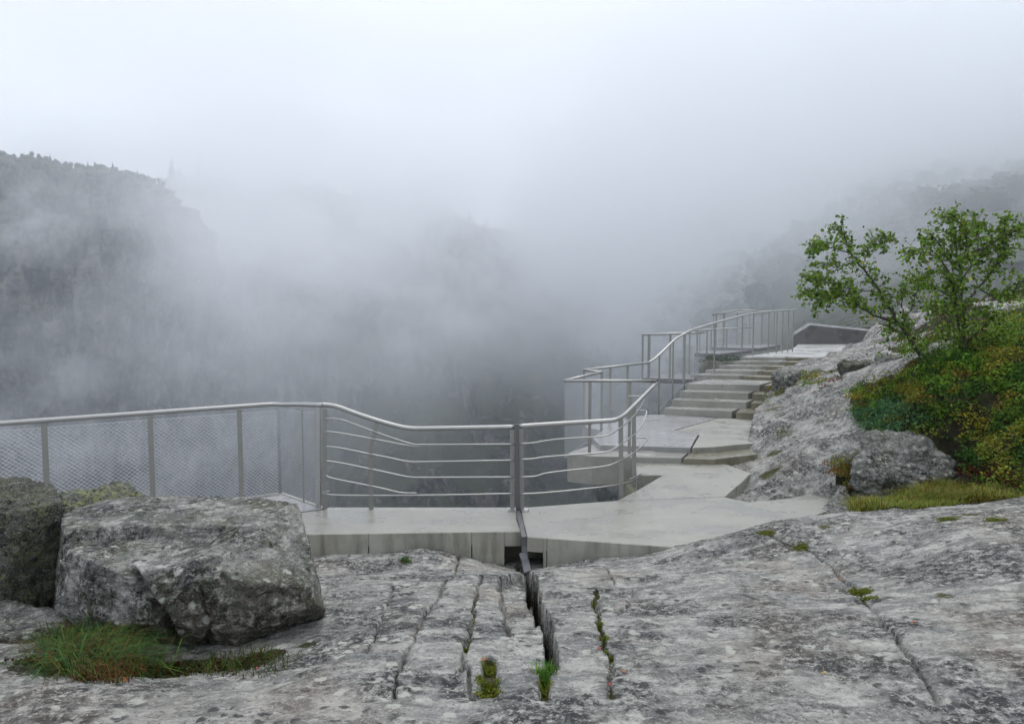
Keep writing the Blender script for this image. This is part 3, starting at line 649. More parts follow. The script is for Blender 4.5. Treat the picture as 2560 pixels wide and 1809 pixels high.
# --- mesh railing at the left
La, Lb = (-9.0, 6.08), A0; Lc = xy(806, 1271)
mr = empty('mesh_railing', (A0[0], A0[1], 0)); tag(mr, 'steel railing with diamond wire mesh behind the left boulders', 'railing', 'steel railings along the gorge')
hand(mr, [PL(-420, 1088, La, Lb), PL(640, 1012.5, La, Lb), PL(690, 1009.5, La, Lb), (A0[0] + .06, A0[1] - .03, 1.375), PL(740, 1010, Lb, Lc), PL(806, 1012, Lb, Lc)], .033, 1)
dirL = np.array([Lb[0] - La[0], Lb[1] - La[1], 0]); dirL /= np.linalg.norm(dirL)
prev = None
for px in (-330, -130, 110, 375, 598, 692):
    tp = PL(px, np.interp(px, [-420, 45, 690], [1088, 1054, 1009]) + 8, La, Lb); bs = np.array([tp[0], tp[1], -.12])
    if px != 692: post(mr, bs, tp, .065, .016, dirL)
    if prev is not None: net([prev[0] + [0, 0, .14], bs + [0, 0, .14], tp - [0, 0, .045], prev[1] - [0, 0, .045]], mr, .064, .054, .0026)
    prev = (bs, tp)
tp0 = np.array([A0[0], A0[1], 1.34]); tpe = PL(786, 1024, Lb, Lc); be = np.array([tpe[0], tpe[1], 0.0])
net([np.array([A0[0], A0[1], .02]), be + [0, 0, .02], tpe - [0, 0, .03], tp0 - [0, 0, .03]], mr, .05)
pm_ = PL(755, 1024, Lb, Lc); post(mr, (pm_[0], pm_[1], -.12), pm_, .03, .012, (1, -.8, 0))
post(mr, PL(795, 1272, Lb, Lc) - [0, 0, .1], PL(795, 1016, Lb, Lc), .115, .012, np.array([Lc[0] - Lb[0], Lc[1] - Lb[1], 0]), M_STEEL, 'end_plate')

def FP(): return max((o for o in COL.objects if o.name.startswith('foot_plate')), key=lambda o: o.name)
def bolts(plate, p0, p1):
    for px in (p0 + 4, p1 - 4):
        for y_ in (9.01, 9.06):
            x_ = (px - CX) * YB / F; MB().tube([(x_, y_, .009), (x_, y_, .020)], .008, 6).build('bolt', M_STEEL, plate)
# --- bar railing in the middle
YB = 9.13
br = empty('bar_railing', (-1.2, YB, 0)); tag(br, 'swooping steel bar railing on the left of the dark steel strip', 'railing', 'steel railings along the gorge')
def B(px, py): return PY(px, py, YB)
hand(br, [PL(806, 1011.6, Lb, Lc), B(820, 1012), B(845, 1016), B(885, 1032), B(946, 1052), B(1000, 1067), B(1030, 1071), B(1060, 1071), B(1285, 1067)], .033, 2)
bars = [[(814, 1045.5), (848, 1046), (870, 1053), (928, 1075), (985, 1095), (1033, 1110), (1051, 1110.5), (1286, 1109)],
        [(814, 1078), (838, 1079), (928, 1095), (975, 1104), (1020, 1113), (1051, 1114.5)],
        [(817, 1115), (845, 1117), (922, 1133), (980, 1144), (1020, 1153), (1045, 1153.5), (1286, 1149)],
        [(817, 1151), (850, 1155), (922, 1170), (980, 1182), (1020, 1191), (1045, 1192), (1286, 1191)],
        [(816, 1187), (823, 1193), (922, 1212), (965, 1221), (995, 1229), (1015, 1231), (1042, 1231)],
        [(824, 1226), (806, 1230), (812, 1233), (840, 1237), (1042, 1237), (1286, 1232)]]
for k, bp in enumerate(bars):
    MB().tube(chaikin([B(x, y) + np.array([0, -.022, 0]) for x, y in bp], 2), .0115, 8).build('rail_bar', M_STEEL, br, smooth=True)
post(br, B(812, 1288), B(812, 1022), .062, .016); post(br, B(832 - 20, 1288), B(812, 1286), .062, .016, name='foot_plate')
MB().bar([B(928, 1286), B(928, 1130), B(929, 1108), B(936, 1086), B(942, 1056)], .062, .016, (1, 0, 0)).build('post', M_STEELP, br, bevel=.002)
post(br, B(1281, 1284), B(1281, 1072), .062, .016)
MB().prism([(B(1268, 0)[0], 8.98), (B(1289, 0)[0], 8.98), (B(1289, 0)[0], 9.16), (B(1268, 0)[0], 9.16)], .002, .010).build('foot_plate', M_STEEL, br); bolts(FP(), 1268, 1289)

b2 = empty('bar_railing', (1.0, 9.5, 0)); tag(b2, 'steel bar railing bending up towards the stairs, its bars ending in loops', 'railing', 'steel railings along the gorge')
q0, q1, q2, q3 = (.11, YB), xy(1541, 1251), (2.73, 12.5), (1.06, 12.5)
def Bq(px, py):
    if px < 1541: return PL(px, py, q0, q1)
    return PL(px, py, q1, q2)
hand(b2, [Bq(1299, 1065), Bq(1422, 1057), Bq(1520, 1051.5), Bq(1541, 1049), Bq(1556, 1041), Bq(1570, 1029), Bq(1641, 957)], .033, 2)
c1 = [(1300, 1108), (1335, 1106), (1356, 1101), (1422, 1094), (1505, 1091), (1527, 1084), (1541, 1074), (1573, 1050), (1600, 1017), (1613, 991)]
c2 = [(1300, 1147), (1330, 1146), (1362, 1140), (1505, 1131), (1527, 1125), (1544, 1113), (1573, 1094), (1598, 1072), (1610, 1046), (1616, 1027)]
c3 = [(1300, 1191), (1339, 1190), (1361, 1180), (1505, 1166), (1530, 1159), (1547, 1151), (1573, 1138), (1605, 1113), (1619, 1095)]
c4 = [(1300, 1233), (1355, 1231), (1505, 1216), (1550, 1209), (1577, 1201), (1620, 1179), (1652, 1161)]
c5 = [(1573, 1196), (1600, 1184), (1622, 1174), (1626, 1155), (1638, 1130)]
for bp, stub in ((c1, 43), (c2, 33), (c3, 29), (c4, 60), (c5, 44)):
    P = [Bq(x, y) + np.array([.008, -.022, 0]) for x, y in bp]; e = P[-1]; sx = (stub * e[1] / F)
    P += [e + [-.04, .02, .004], e + [-sx * .5, .03, .006], e + [-sx, .03, .008]]
    MB().tube(chaikin(P, 2), .0115, 8).build('rail_bar', M_STEEL, b2, smooth=True)
post(b2, Bq(1305, 1282), Bq(1303, 1070), .062, .016)
pa, pb = Bq(1553, 1249), Bq(1545, 1052); post(b2, (pa[0], pa[1], -.1), (pa[0] - .02, pa[1], pb[2]), .07, .018)
pa, pb = Bq(1585, 1228), Bq(1580, 1023); post(b2, (pa[0], pa[1], -.1), (pa[0] - .02, pa[1], pb[2]), .07, .018)
MB().prism([(B(1303, 0)[0], 8.98), (B(1325, 0)[0], 8.98), (B(1325, 0)[0], 9.16), (B(1303, 0)[0], 9.16)], .002, .010).build('foot_plate', M_STEEL, b2); bolts(FP(), 1303, 1325)

# --- the dark steel strip that follows the fissure up over the deck and through the railing
st = empty('steel_strip', (.09, 8.6, 0)); tag(st, 'dark grey steel strip rising from the rock fissure over the deck to the rail', 'steel strip')
MB().bar([PY(1292, 1060, 9.1), PY(1293, 1200, 9.1), PY(1294.5, 1276, 9.1)], .056, .04, (1, 0, 0)).build('upright', M_DSTEEL, st, bevel=.004)
MB().bar([PZ(1294.5, 1277.5, .006), PZ(1303, 1310, .006), PZ(1310, 1343, .006)], .060, .02, (1, 0, 0)).build('deck_strip', M_DSTEEL, st, bevel=.003)
MB().bar([PY(1309.5, 1337, 7.98), PY(1311, 1365, 7.965), PY(1313.5, 1392, 7.93)], .075, .03, (1, 0, 0)).build('front_strip', M_DSTEEL, st, bevel=.004)
MB().bar([PY(1306, 1381, 7.955), PY(1313, 1401, 7.84), PY(1319, 1430, 7.45)], [.10, .1, .05][0] * .9, .03, (1, 0, .3)).build('toe', M_DSTEEL, st, bevel=.006)

# --- mesh railing of the first balcony and along the stairs
m1 = empty('mesh_railing', (1.5, 13, .1)); tag(m1, 'mesh railing round the pointed balcony just left of the first landing', 'railing', 'steel railings along the gorge')
ZT = 1.50
k0 = PY(1412, 951, 12.5); k1 = PY(1641, 952, 12.5); k2 = np.array([1.99, 14.56, 1.50]); k3 = np.array([1.66, 15.1, 1.51]); k4 = np.array([3.5, 16.85, 1.56])
hand(m1, [k1, k0], .028, 0); hand(m1, [k0, k2 + [0, 0, 0]], .028, 0); hand(m1, [k2, k3], .028, 0); hand(m1, [k3, k4], .028, 0)
def postz(parent, p, z0, w=.06, side=(1, 0, 0), t=.014): return post(parent, (p[0], p[1], z0), (p[0], p[1], p[2] - .02), w, t, side)
for px in (1475, 1575): postz(m1, PY(px, 952, 12.5), -.22)
for p, z0 in ((k2, -.1), (k3, -.1), (k3 * .62 + k4 * .38, -.1), (k3 * .35 + k4 * .65, -.1)): postz(m1, p, z0)
def netrun(parent, a, b, za, zb, w=.062, **kw): kw.setdefault('r', .0012); net([(a[0], a[1], za), (b[0], b[1], zb), (b[0], b[1], b[2] - .04), (a[0], a[1], a[2] - .04)], parent, w, **kw)
pc = PY(1573, 952, 12.5)
netrun(m1, k0, pc, .02, .02); netrun(m1, k0, k2, .02, .12); netrun(m1, k3, k4, .1, .2); netrun(m1, k2, k3, .1, .1)
m2 = empty('mesh_railing', (6, 19, 1)); tag(m2, 'long mesh railing climbing beside both flights of stairs', 'railing', 'steel railings along the gorge')
s = [k4, PY(1640, 895, 17.2), PY(1702, 833, 18.6), PY(1790, 806, 20.4), PY(1886, 780.5, 23.2), PY(1990, 774, 26.2)]
hand(m2, s, .03, 1)
fl = [.2, .2, .85, 1.0, 1.40, 1.42]
def on_run(px):
    X = [proj(p)[0] for p in s]; k = int(np.clip(np.searchsorted(X, px) - 1, 0, len(s) - 2)); t = (px - X[k]) / (X[k + 1] - X[k]); p = s[k] * (1 - t) + s[k + 1] * t
    return p, fl[k] * (1 - t) + fl[k + 1] * t
pv = None
for px, z0 in ((1648, None), (1682, None), (1712, None), (1787, None), (1854, None), (1884, None), (1920, None), (1940, None), (1955, None), (1970, None), (1983, None)):
    p, f_ = on_run(px); postz(m2, p, f_ - .25, .05, (1, .5, 0))
    if pv is not None: netrun(m2, pv[0], p, pv[1] - .06, f_ - .06, .075, h=.06, r=.0011)
    pv = (p, f_)
def balcony(label, pts, ztop, zfl, posts, drain=None):
    """steel balcony: dark grating floor, four-sided mesh railing"""
    cx = sum(p[0] for p in pts) / len(pts); cy = sum(p[1] for p in pts) / len(pts)
    e = empty('steel_balcony', (cx, cy, zfl)); tag(e, label, 'balcony', 'small steel balconies beside the stairs')
    MB().prism(pts, zfl - .14, zfl).build('grating_floor', M_DSTEEL, e, bevel=.01)
    n = len(pts)
    for i in range(n):
        a, b = pts[i], pts[(i + 1) % n]; A_, B_ = np.array([*a, ztop[i]]), np.array([*b, ztop[(i + 1) % n]])
        if i == n - 1: continue                                    # open towards the stairs
        hand(e, [A_, B_], .028, 0)
        netrun(e, A_, B_, zfl + .02, zfl + .02, .075, h=.06, r=.0011)
        for t in posts[i]: postz(e, A_ * (1 - t) + B_ * t, zfl - .1, .06)
P = lambda px, y: (((px - CX) * y / F) / 1.0, y)
zz = lambda py, y: EYE - (py - 800) * y / F
balcony('steel balcony with dark grating floor left of the first flight of stairs', [P(1735, 19.6), P(1733, 19.9), P(1607, 20.3), P(1640, 21.6), P(1760, 21.8)], [zz(833, 19.6), zz(832, 19.9), zz(836, 20.3), zz(834, 21.6), zz(831, 21.8)], .86, [[], [.18, .45, .88], [.0, .5], [.3, .7]])
balcony('steel balcony halfway up the second flight, plants under its grating', [P(1800, 25.2), P(1781, 25.4), P(1737, 26), P(1752, 28), P(1880, 28.5)], [zz(822, 25.2), zz(823, 25.4), zz(826, 26), zz(824, 28), zz(818, 28.5)], 1.36, [[], [.3, .85], [.3, .8], [.2, .5, .8]])
balcony('uppermost steel balcony with curved rail behind the top of the stairs', [P(1900, 28.5), P(1843, 28.8), P(1780, 29.4), P(1795, 32), P(1950, 32.5)], [zz(778, 28.5), zz(775, 28.8), zz(787, 29.4), zz(784, 32), zz(776, 32.5)], 1.44, [[.3], [.55, .85], [.2, .7], [.1, .3, .5, .7, .9]])
fr_ = empty('bar_railing', (20, 40, 1.4)); tag(fr_, 'far bar railing beyond the low parapet wall', 'railing', 'steel railings along the gorge')
pts = [PY(2095, 812, 40), PY(2157, 788, 38.5), PY(2300, 792, 37.5)]
hand(fr_, pts, .03, 0)
for k in range(1, 5): hand(fr_, [p - np.array([0, 0, .2 * k]) for p in pts], .014, 0, 'rail_bar')
for px, y in ((2110, 39.6), (2157, 38.5), (2215, 38.1), (2270, 37.7)): p = PY(px, 792, y); postz(fr_, p, .9, .06)

# ================================================================== boulders
def ico(sub):
    bm = bmesh.new(); bmesh.ops.create_icosphere(bm, subdivisions=sub, radius=1)
    V = np.array([v.co[:] for v in bm.verts]); Fc = np.array([[v.index for v in f.verts] for f in bm.faces]); bm.free(); return V, Fc
ICO = {k: ico(k) for k in (4, 5, 6, 7)}
def boulder(name, label, plan, z0, z1, mat, sub=6, extra=(), rough=.03, tilt=.12, seed=0, shape=None, group=None, chips=14, aniso=(1, 1, 1)):
    """angular stone: the plan polygon between two heights, further cut by extra planes and random chips, then weathered"""
    plan = np.array(plan, float); c = np.append(plan.mean(0), (z0 + z1) / 2); rg = np.random.default_rng(seed + 100)
    D, Fc = ICO[sub]; N, d = [], []
    a = sum(plan[i][0] * plan[(i + 1) % len(plan)][1] - plan[(i + 1) % len(plan)][0] * plan[i][1] for i in range(len(plan)))
    if a < 0: plan = plan[::-1]
    for i in range(len(plan)):
        p, q = plan[i], plan[(i + 1) % len(plan)]; e = q - p; n = np.array([e[1], -e[0], rg.uniform(-1, 1) * tilt * np.linalg.norm(e)]); n /= np.linalg.norm(n)
        N.append(n); d.append(n @ (np.append((p + q) / 2, c[2]) - c))
    N += [np.array([0, -.04, 1.]), np.array([0, 0, -1.])]; d += [z1 - c[2], c[2] - z0]
    for n, pt in extra:
        n = np.array(n, float); n /= np.linalg.norm(n); N.append(n); d.append(n @ (np.array(pt) - c))
    N = np.array(N); d = np.array(d)
    def radius(N, d, D):
        k = D @ N.T; return np.where(k > 1e-3, d / np.maximum(k, 1e-3), 1e9).min(1)
    r0 = radius(N, d, D)
    ext = np.abs(D * r0[:, None]).max(0)
    cn = rg.normal(size=(chips, 3)); cn /= np.linalg.norm(cn, axis=1)[:, None]
    cd = np.array([(D * r0[:, None] @ n).max() for n in cn]) * rg.uniform(.92, .99, chips)
    r = radius(np.vstack([N, cn]), np.append(d, cd), D)
    P = D * r[:, None] + c
    s = 1.0
    A_ = np.array(aniso)
    n1 = fbm(P[:, 0] * 2.2 * A_[0], P[:, 1] * 2.2 * A_[1], P[:, 2] * 2.2 * A_[2] + seed, 5, .55); rd = np.abs(fbm(P[:, 0] * 3.1 * A_[0], P[:, 1] * 3.1 * A_[1], P[:, 2] * 3.1 * A_[2] + seed * 2, 4, .5))
    n3 = fbm(P[:, 0] * 13, P[:, 1] * 13, P[:, 2] * 17 + seed, 4, .6)
    lay = (P[:, 2] * 9 + P[:, 0] * .8 + P[:, 1] * .5 + 1.2 * n1) % 1
    fac = np.floor(fbm(P[:, 0] * 3.3 * A_[0], P[:, 1] * 3.3 * A_[1], P[:, 2] * 3.3 * A_[2] + seed * 3, 3, .5) * 5) / 5
    P = P + D * (n1 * rough * .6 - np.sqrt(rd) * rough * 1.1 + fac * rough * 1.1 + n3 * rough * .55 + (lay - .5) * rough * .45)[:, None]
    if shape: P = shape(P, D)
    P[:, :2] -= c[:2]; P[:, 2] -= z0
    me = mesh_np(name, P, Fc, True)
    o = link(name, me, mat); o.location = (c[0], c[1], z0)
    return tag(o, label, 'boulder', group)
def carve(P, D, lines):
    px, py = proj(P); 
    for pts, w, dp in lines:
        d, t = polydist(px + 9 * fbm(P[:, 0] * 6, P[:, 2] * 6, 1, 3), py, pts); k = (1 - ss(w * .3, w, d)) * (D[:, 1] < .2) * dp
        P = P - D * k[:, None]
    return P
def main_shape(P, D):
    x, y, z = P.T
    ys = 4.70 + .06 * np.sin(x * 4) + .05 * pn(x * 3, y * 3, 3) + .12 * ss(-2.9, -2.2, x)
    top = ss(.98, 1.06, z)
    k = (1 - ss(-.015, .02, y - ys)) * top * (1 - ss(-2.35, -1.95, x)) * .085
    P = P.copy(); P[:, 2] -= k
    P[:, 2] -= top * .05 * (1 - ss(.0, .16, np.abs(y - 4.62 + .2 * (x + 2.2)))) * ss(-2.5, -2.2, x) * (1 - ss(-2.0, -1.75, x))
    return carve(P, D, [([(325, 1430), (362, 1490), (400, 1540), (430, 1590), (458, 1640)], 21, .12), ([(500, 1470), (530, 1560), (520, 1620)], 9, .035), ([(190, 1420), (175, 1500), (200, 1570)], 12, .03), ([(560, 1440), (640, 1500), (700, 1480), (760, 1500)], 12, .05), ([(640, 1560), (690, 1520)], 9, .04)])
G_ = 'boulders lying on the bedrock'
boulder('boulder', 'big angular grey boulder with flat cracked top beside the grass tuft', [(-3.08, 4.36), (-2.45, 4.08), (-1.95, 4.08), (-1.5, 4.16), (-1.28, 4.38), (-1.6, 5.15), (-2.3, 5.45), (-3.45, 5.45), (-3.62, 5.12)], .42, 1.14, M_BOULDER, 7,
        extra=[((.42, -.15, .9), (-1.95, 4.5, 1.13)), ((-.55, -.8, .25), (-2.86, 4.28, .95)), ((-.45, -.8, -.45), (-2.75, 4.2, .66)), ((.1, -.85, .5), (-1.95, 4.12, 1.02)), ((-.3, -1, .12), (-2.75, 4.22, .9)), ((.18, -1, -.12), (-2.1, 4.10, .8)), ((.5, -.75, .12), (-1.62, 4.2, .8)), ((-.1, -.6, .8), (-2.4, 4.16, 1.10)), ((.45, -.5, -.75), (-1.55, 4.25, .66)), ((.35, -.75, .45), (-1.55, 4.22, 1.0)), ((0, -.8, -.55), (-2.3, 4.08, .74)), ((.75, .1, .5), (-1.42, 4.7, 1.0))], rough=.017, tilt=.25, seed=3, shape=main_shape, group=G_, chips=9)
boulder('boulder', 'tall dark lichen covered boulder cut off by the left edge', [(-4.95, 4.7), (-4.1, 4.48), (-3.68, 4.68), (-3.5, 5.05), (-3.85, 5.5), (-4.4, 5.7), (-5.2, 5.5)], .2, 1.27, M_DARKROCK, 6, rough=.034, seed=5, group=G_, chips=40)
boulder('boulder', 'round yellow lichened stone peeping over the big boulder', [(-4.25, 5.75), (-3.75, 5.65), (-3.48, 5.85), (-3.5, 6.3), (-3.9, 6.5), (-4.4, 6.2)], .0, 1.02, M_MOSSROCK, 6, rough=.05, seed=8, group=G_, chips=20)
boulder('boulder', 'flat pale slab stone wedged under the dark left boulder', [(-3.9, 4.05), (-3.1, 4.2), (-3.0, 4.5), (-3.7, 4.75), (-4.3, 4.5)], .3, .60, M_BOULDER, 5, rough=.025, seed=9, group=G_, tilt=.2)
def W_(px, d): return ((px - CX) * d / F, d)
boulder('boulder', 'pointed grey boulder lying in moss below the shrubs', [W_(2128, 9.5), W_(2190, 9.0), W_(2300, 8.8), W_(2398, 8.95), W_(2410, 9.5), W_(2300, 10.1), W_(2170, 10.1)], .05, .95, M_BOULDER, 6,
        extra=[((-.5, -.3, .82), (5.3, 9.4, .72)), ((.55, -.3, .78), (6.05, 9.2, .80)), ((0, -.75, .6), (5.7, 9.05, .66)), ((-.5, -.7, -.2), (4.95, 9.2, .4))], rough=.05, seed=12, group=G_, aniso=(1, 1, 2))
boulder('boulder', 'thin tilted slab at the foot of the pointed boulder', [W_(2330, 8.9), W_(2395, 8.75), W_(2420, 9.1), W_(2360, 9.3)], .1, .48, M_BOULDER, 5, extra=[((-.6, -.2, .8), (5.95, 9.0, .40))], rough=.03, seed=13, group=G_)
boulder('boulder', 'small knobbly stone right of the pointed boulder', [W_(2360, 10.1), W_(2395, 10.0), W_(2400, 10.4), W_(2365, 10.5)], .3, .80, M_BOULDER, 5, rough=.04, seed=14, group=G_)
boulder('boulder', 'small wedge stone at the pointed right tip of the concrete deck', [W_(2070, 9.95), W_(2100, 9.55), W_(2135, 9.5), W_(2150, 9.9), W_(2105, 10.3)], -.3, .20, M_BOULDER, 5, rough=.04, seed=19, group=G_)
boulder('boulder', 'dark rounded rock at the edge of the shrubs near the stairs', [W_(2100, 14.8), W_(2150, 14.5), W_(2200, 14.9), W_(2190, 15.8), W_(2110, 15.8)], 1.0, 1.70, M_DARKROCK, 5, rough=.08, seed=15, group=G_)
boulder('boulder', 'grey rock hugging the right end of the stairs', [W_(1930, 17.2), W_(1975, 16.6), W_(2010, 17.2), W_(1995, 18.3), W_(1945, 18.3)], .5, 1.32, M_BOULDER, 5, rough=.09, seed=16, group=G_)
boulder('boulder', 'flat pale rock above the stairs beneath the leaning birch', [W_(2120, 18.5), W_(2190, 17.5), W_(2260, 18), W_(2240, 20), W_(2140, 20.5)], 1.0, 1.68, M_ROCK, 5, rough=.09, seed=17, group=G_)
boulder('boulder', 'pale rock among plants below the leaning birch trunk', [W_(2185, 14), W_(2260, 13.6), W_(2290, 14.2), W_(2240, 14.8)], 1.2, 1.92, M_ROCK, 5, rough=.07, seed=18, group=G_)

# ================================================================== leaves, grass, undergrowth
def rand_dirs(n, zb=0.0):
    v = rng.normal(size=(n, 3)); v[:, 2] += zb; return v / np.linalg.norm(v, axis=1)[:, None]
def leaf_mesh(name, P, L, Wd, cols, axis=None, nrm=None):
    """one four-cornered leaf, slightly folded, at each point"""
    n = len(P); a = rand_dirs(n, .1) if axis is None else axis
    b = rand_dirs(n, .9) if nrm is None else nrm
    s = np.cross(a, b); s /= np.linalg.norm(s, axis=1)[:, None] + 1e-9; up_ = np.cross(s, a)
    L = np.asarray(L)[:, None]; Wd = np.asarray(Wd)[:, None]
    V = np.stack([P, P + a * L * .45 + s * Wd * .5 + up_ * Wd * .15, P + a * L, P + a * L * .45 - s * Wd * .5 + up_ * Wd * .15], 1).reshape(-1, 3)
    i = np.arange(n)[:, None] * 4
    me = mesh_np(name, V, np.concatenate([i + [0, 1, 2], i + [0, 2, 3]], 0))
    tint_attr(me, np.repeat(cols, 4, 0))
    return me
def blade_mesh(name, P, H, lean, w, cols):
    n = len(P); a = rng.uniform(0, 2 * math.pi, n); d = np.stack([np.cos(a), np.sin(a), 0 * a], 1); s = np.stack([-d[:, 1], d[:, 0], 0 * a], 1)
    H = np.asarray(H)[:, None]; ln = np.asarray(lean)[:, None]; w = np.asarray(w)[:, None]; u = np.array([0, 0, 1.])
    m = P + d * H * ln * .35 + u * H * .6; t = P + d * H * ln + u * H * (1 - .35 * ln)
    V = np.stack([P - s * w, P + s * w, m + s * w * .7, m - s * w * .7, t], 1).reshape(-1, 3); i = np.arange(n)[:, None] * 5
    me = mesh_np(name, V, np.concatenate([i + [0, 1, 2], i + [0, 2, 3], i + [3, 2, 4]], 0)); tint_attr(me, np.repeat(cols, 5, 0)); return me
def gzs(x, y): return ground(np.asarray(x, float), np.asarray(y, float))[0]
def scatter_px(poly, n, ymin=7.3, ymax=30):
    """random ground points whose place in the photo falls inside the polygon"""
    X, Y, T = [], [], 0
    xs = [GP(min(max(p[0], -400), 3200), p[1]) for p in poly]
    x0, x1 = min(p[0] for p in xs) - .8, max(p[0] for p in xs) + .8; y0, y1 = max(ymin, min(p[1] for p in xs) - .8), min(ymax, max(p[1] for p in xs) + .8)
    while T < n:
        x = rng.uniform(x0, x1, 4000); y = rng.uniform(y0, y1, 4000); z = base_h(x, y); a, b = proj(np.stack([x, y, z], 1)); k = inpoly(a, b, poly) & inpoly(x, y, RIM)
        for pl, _ in CARVE: k &= ~inpoly(x, y, pl)
        X.append(x[k]); Y.append(y[k]); T += k.sum()
        if not k.any(): break
    return np.concatenate(X)[:n], np.concatenate(Y)[:n]
GREEN = np.array([.085, .160, .016]); DKG = np.array([.032, .078, .012]); TEAL = np.array([.07, .155, .065]); YEL = np.array([.27, .25, .03]); RED = np.array([.15, .045, .020]); ORG = np.array([.24, .11, .02]); OLV = np.array([.14, .15, .022])
def clumps(name, label, x, y, rad, per, size, colfn, flat=.7):
    z = gzs(x, y); n = len(x); P, L, C = [], [], []
    px, py = proj(np.stack([x, y, z], 1))
    for i in range(n):
        m = per if isinstance(per, int) else int(rng.integers(*per)); r = rad * rng.choice([.5, .8, 1.0, 1.6], p=[.3, .35, .25, .1]) * rng.uniform(.8, 1.2); m = int(m * min(2.2, max(.5, (r / rad) ** 1.5))); d = rand_dirs(m, .35); d[:, 2] = np.abs(d[:, 2])
        q = d * (r * rng.uniform(.25, 1, m) ** .5)[:, None] * [1, 1, flat]; P.append(q + [x[i], y[i], z[i] - .02])
        base = colfn(px[i], py[i]) * 1.3; C.append(base * rng.uniform(.55, 1.45, (m, 1)) * rng.uniform(.88, 1.12, (m, 3))); L.append(size * rng.uniform(.6, 1.4, m))
    P, L, C = map(np.concatenate, (P, L, C))
    o = link(name, leaf_mesh(name, P, L, L * rng.uniform(.5, .75, len(L)), C), M_LEAF); return tag(o, label, 'undergrowth', kind='stuff')
def shrub_col(px, py):
    g = PY(px, py, 10); a = float(fbm(px / 75, py / 60, 2.2, 3)); b = float(fbm(px / 45, py / 40, 7.7, 3)); t = rng.random()
    if ((px - 2230) / 90) ** 2 + ((py - 1050) / 45) ** 2 < 1 and t < .8: return TEAL * .9
    if px > 2330 and 1160 < py < 1240 and t < .28: return RED * .45
    if b > .46: return (RED * .4 + OLV * .5) if t < .5 else OLV * .8
    if a > .30: return YEL * rng.uniform(.5, .9) if t < .7 else OLV
    if a < -.22: return DKG * rng.uniform(.8, 1.3)
    if py > 1085 and t < .4: return OLV
    if t < .06: return YEL * .7
    if t < .3: return DKG * 1.2
    return GREEN * rng.uniform(.7, 1.4)
V1 = [(2130, 985), (2143, 1047), (2185, 1085), (2235, 1105), (2300, 1088), (2400, 1110), (2425, 1215), (2700, 1240), (3000, 1200), (3000, 780), (2514, 838), (2420, 862), (2300, 885), (2270, 925), (2180, 960)]
x, y = scatter_px(V1, 2600, 7.6, 14); k = fbm(x * 1.3, y * 1.3, 4.4, 3) < .5; x, y = x[k], y[k]; clumps('shrub_undergrowth', 'dense green bilberry and heather covering the slope right of the outcrop', x, y, .17, (40, 75), .040, shrub_col)
x, y = scatter_px([(2270, 850), (2330, 840), (2514, 800), (2900, 780), (2900, 860), (2514, 880), (2300, 930), (2260, 930)], 150, 9, 14); clumps('low_shrubbery', 'taller leafy shrubs around the feet of the birches', x, y, .34, (70, 120), .05, lambda a, b: GREEN * rng.uniform(.7, 1.5) if rng.random() < .8 else YEL * .7, 1.1)
x, y = scatter_px([(2070, 1165), (2130, 1140), (2150, 1190), (2145, 1255), (2105, 1225)], 60, 8, 12); clumps('heather_undergrowth', 'brownish heather at the foot of the outcrop left of the pointed boulder', x, y, .13, (50, 80), .03, lambda a, b: OLV if rng.random() < .5 else RED * .7 + OLV * .3)
x, y = scatter_px([(1890, 985), (1930, 945), (1985, 925), (2100, 935), (2100, 960), (1960, 975), (1925, 1010), (1900, 1010)], 60, 11, 19); clumps('edge_undergrowth', 'patch of red and yellow plants in the rock beside the stairs', x, y, .14, (35, 60), .045, lambda a, b: [RED, YEL * .8, GREEN, OLV][rng.integers(4)])
x, y = np.full(26, 9.1) + rng.normal(0, .9, 26), 25.5 + rng.normal(0, .5, 26)
x, y = scatter_px([(2270, 770), (2514, 735), (2900, 700), (2900, 830), (2514, 838), (2300, 872), (2260, 850)], 420, 11.5, 30); clumps('upper_undergrowth', 'dull heather and grass among the rocks behind the birches', x, y, .22, (30, 60), .06, lambda a, b: [OLV * .5, OLV * .8, GREEN * .6, RED * .35 + OLV * .2][rng.integers(4)], .6)
bx, by = rng.uniform(7.4, 11.3, 40), rng.uniform(24.9, 25.6, 40); P_ = []; C_ = []
boulder('boulder', 'mossy ledge rock below the balcony at the second flight', [(6.9, 24.7), (9.4, 24.5), (11.6, 25.0), (11.4, 26.0), (8, 26.2)], .2, 1.12, M_DARKROCK, 5, rough=.1, seed=21, group=G_)
for a_, b_ in zip(bx, by):
    d_ = rand_dirs(70, .4); d_[:, 2] = np.abs(d_[:, 2]); P_.append(d_ * .30 * (rng.random((70, 1)) ** .4) + [a_, b_, 1.02]); C_.append(DKG * rng.uniform(.5, 1.3, (70, 1)))
P_, C_ = np.concatenate(P_), np.concatenate(C_)
tag(link('ledge_undergrowth', leaf_mesh('ledge_undergrowth', P_, np.full(len(P_), .07), np.full(len(P_), .05), C_), M_LEAF), 'dark green plants under the balcony at the second flight', 'undergrowth', kind='stuff')
def tufts(name, label, P, r, per, h, cols, lean=.8, w=.003):
    n = len(P); k = np.repeat(np.arange(n), per); a = rng.uniform(0, 6.28, len(k)); q = r * np.sqrt(rng.random(len(k)))
    B_ = P[k] + np.stack([q * np.cos(a), q * np.sin(a), 0 * q], 1); H = h * rng.uniform(.5, 1.3, len(k))
    C = np.array([cols[i] for i in rng.integers(0, len(cols), len(k))]) * rng.uniform(.6, 1.4, (len(k), 1))
    o = link(name, blade_mesh(name, B_, H, lean * rng.uniform(.2, 1.3, len(k)), np.full(len(k), w), C), M_GRASS); return tag(o, label, 'grass', kind='stuff')
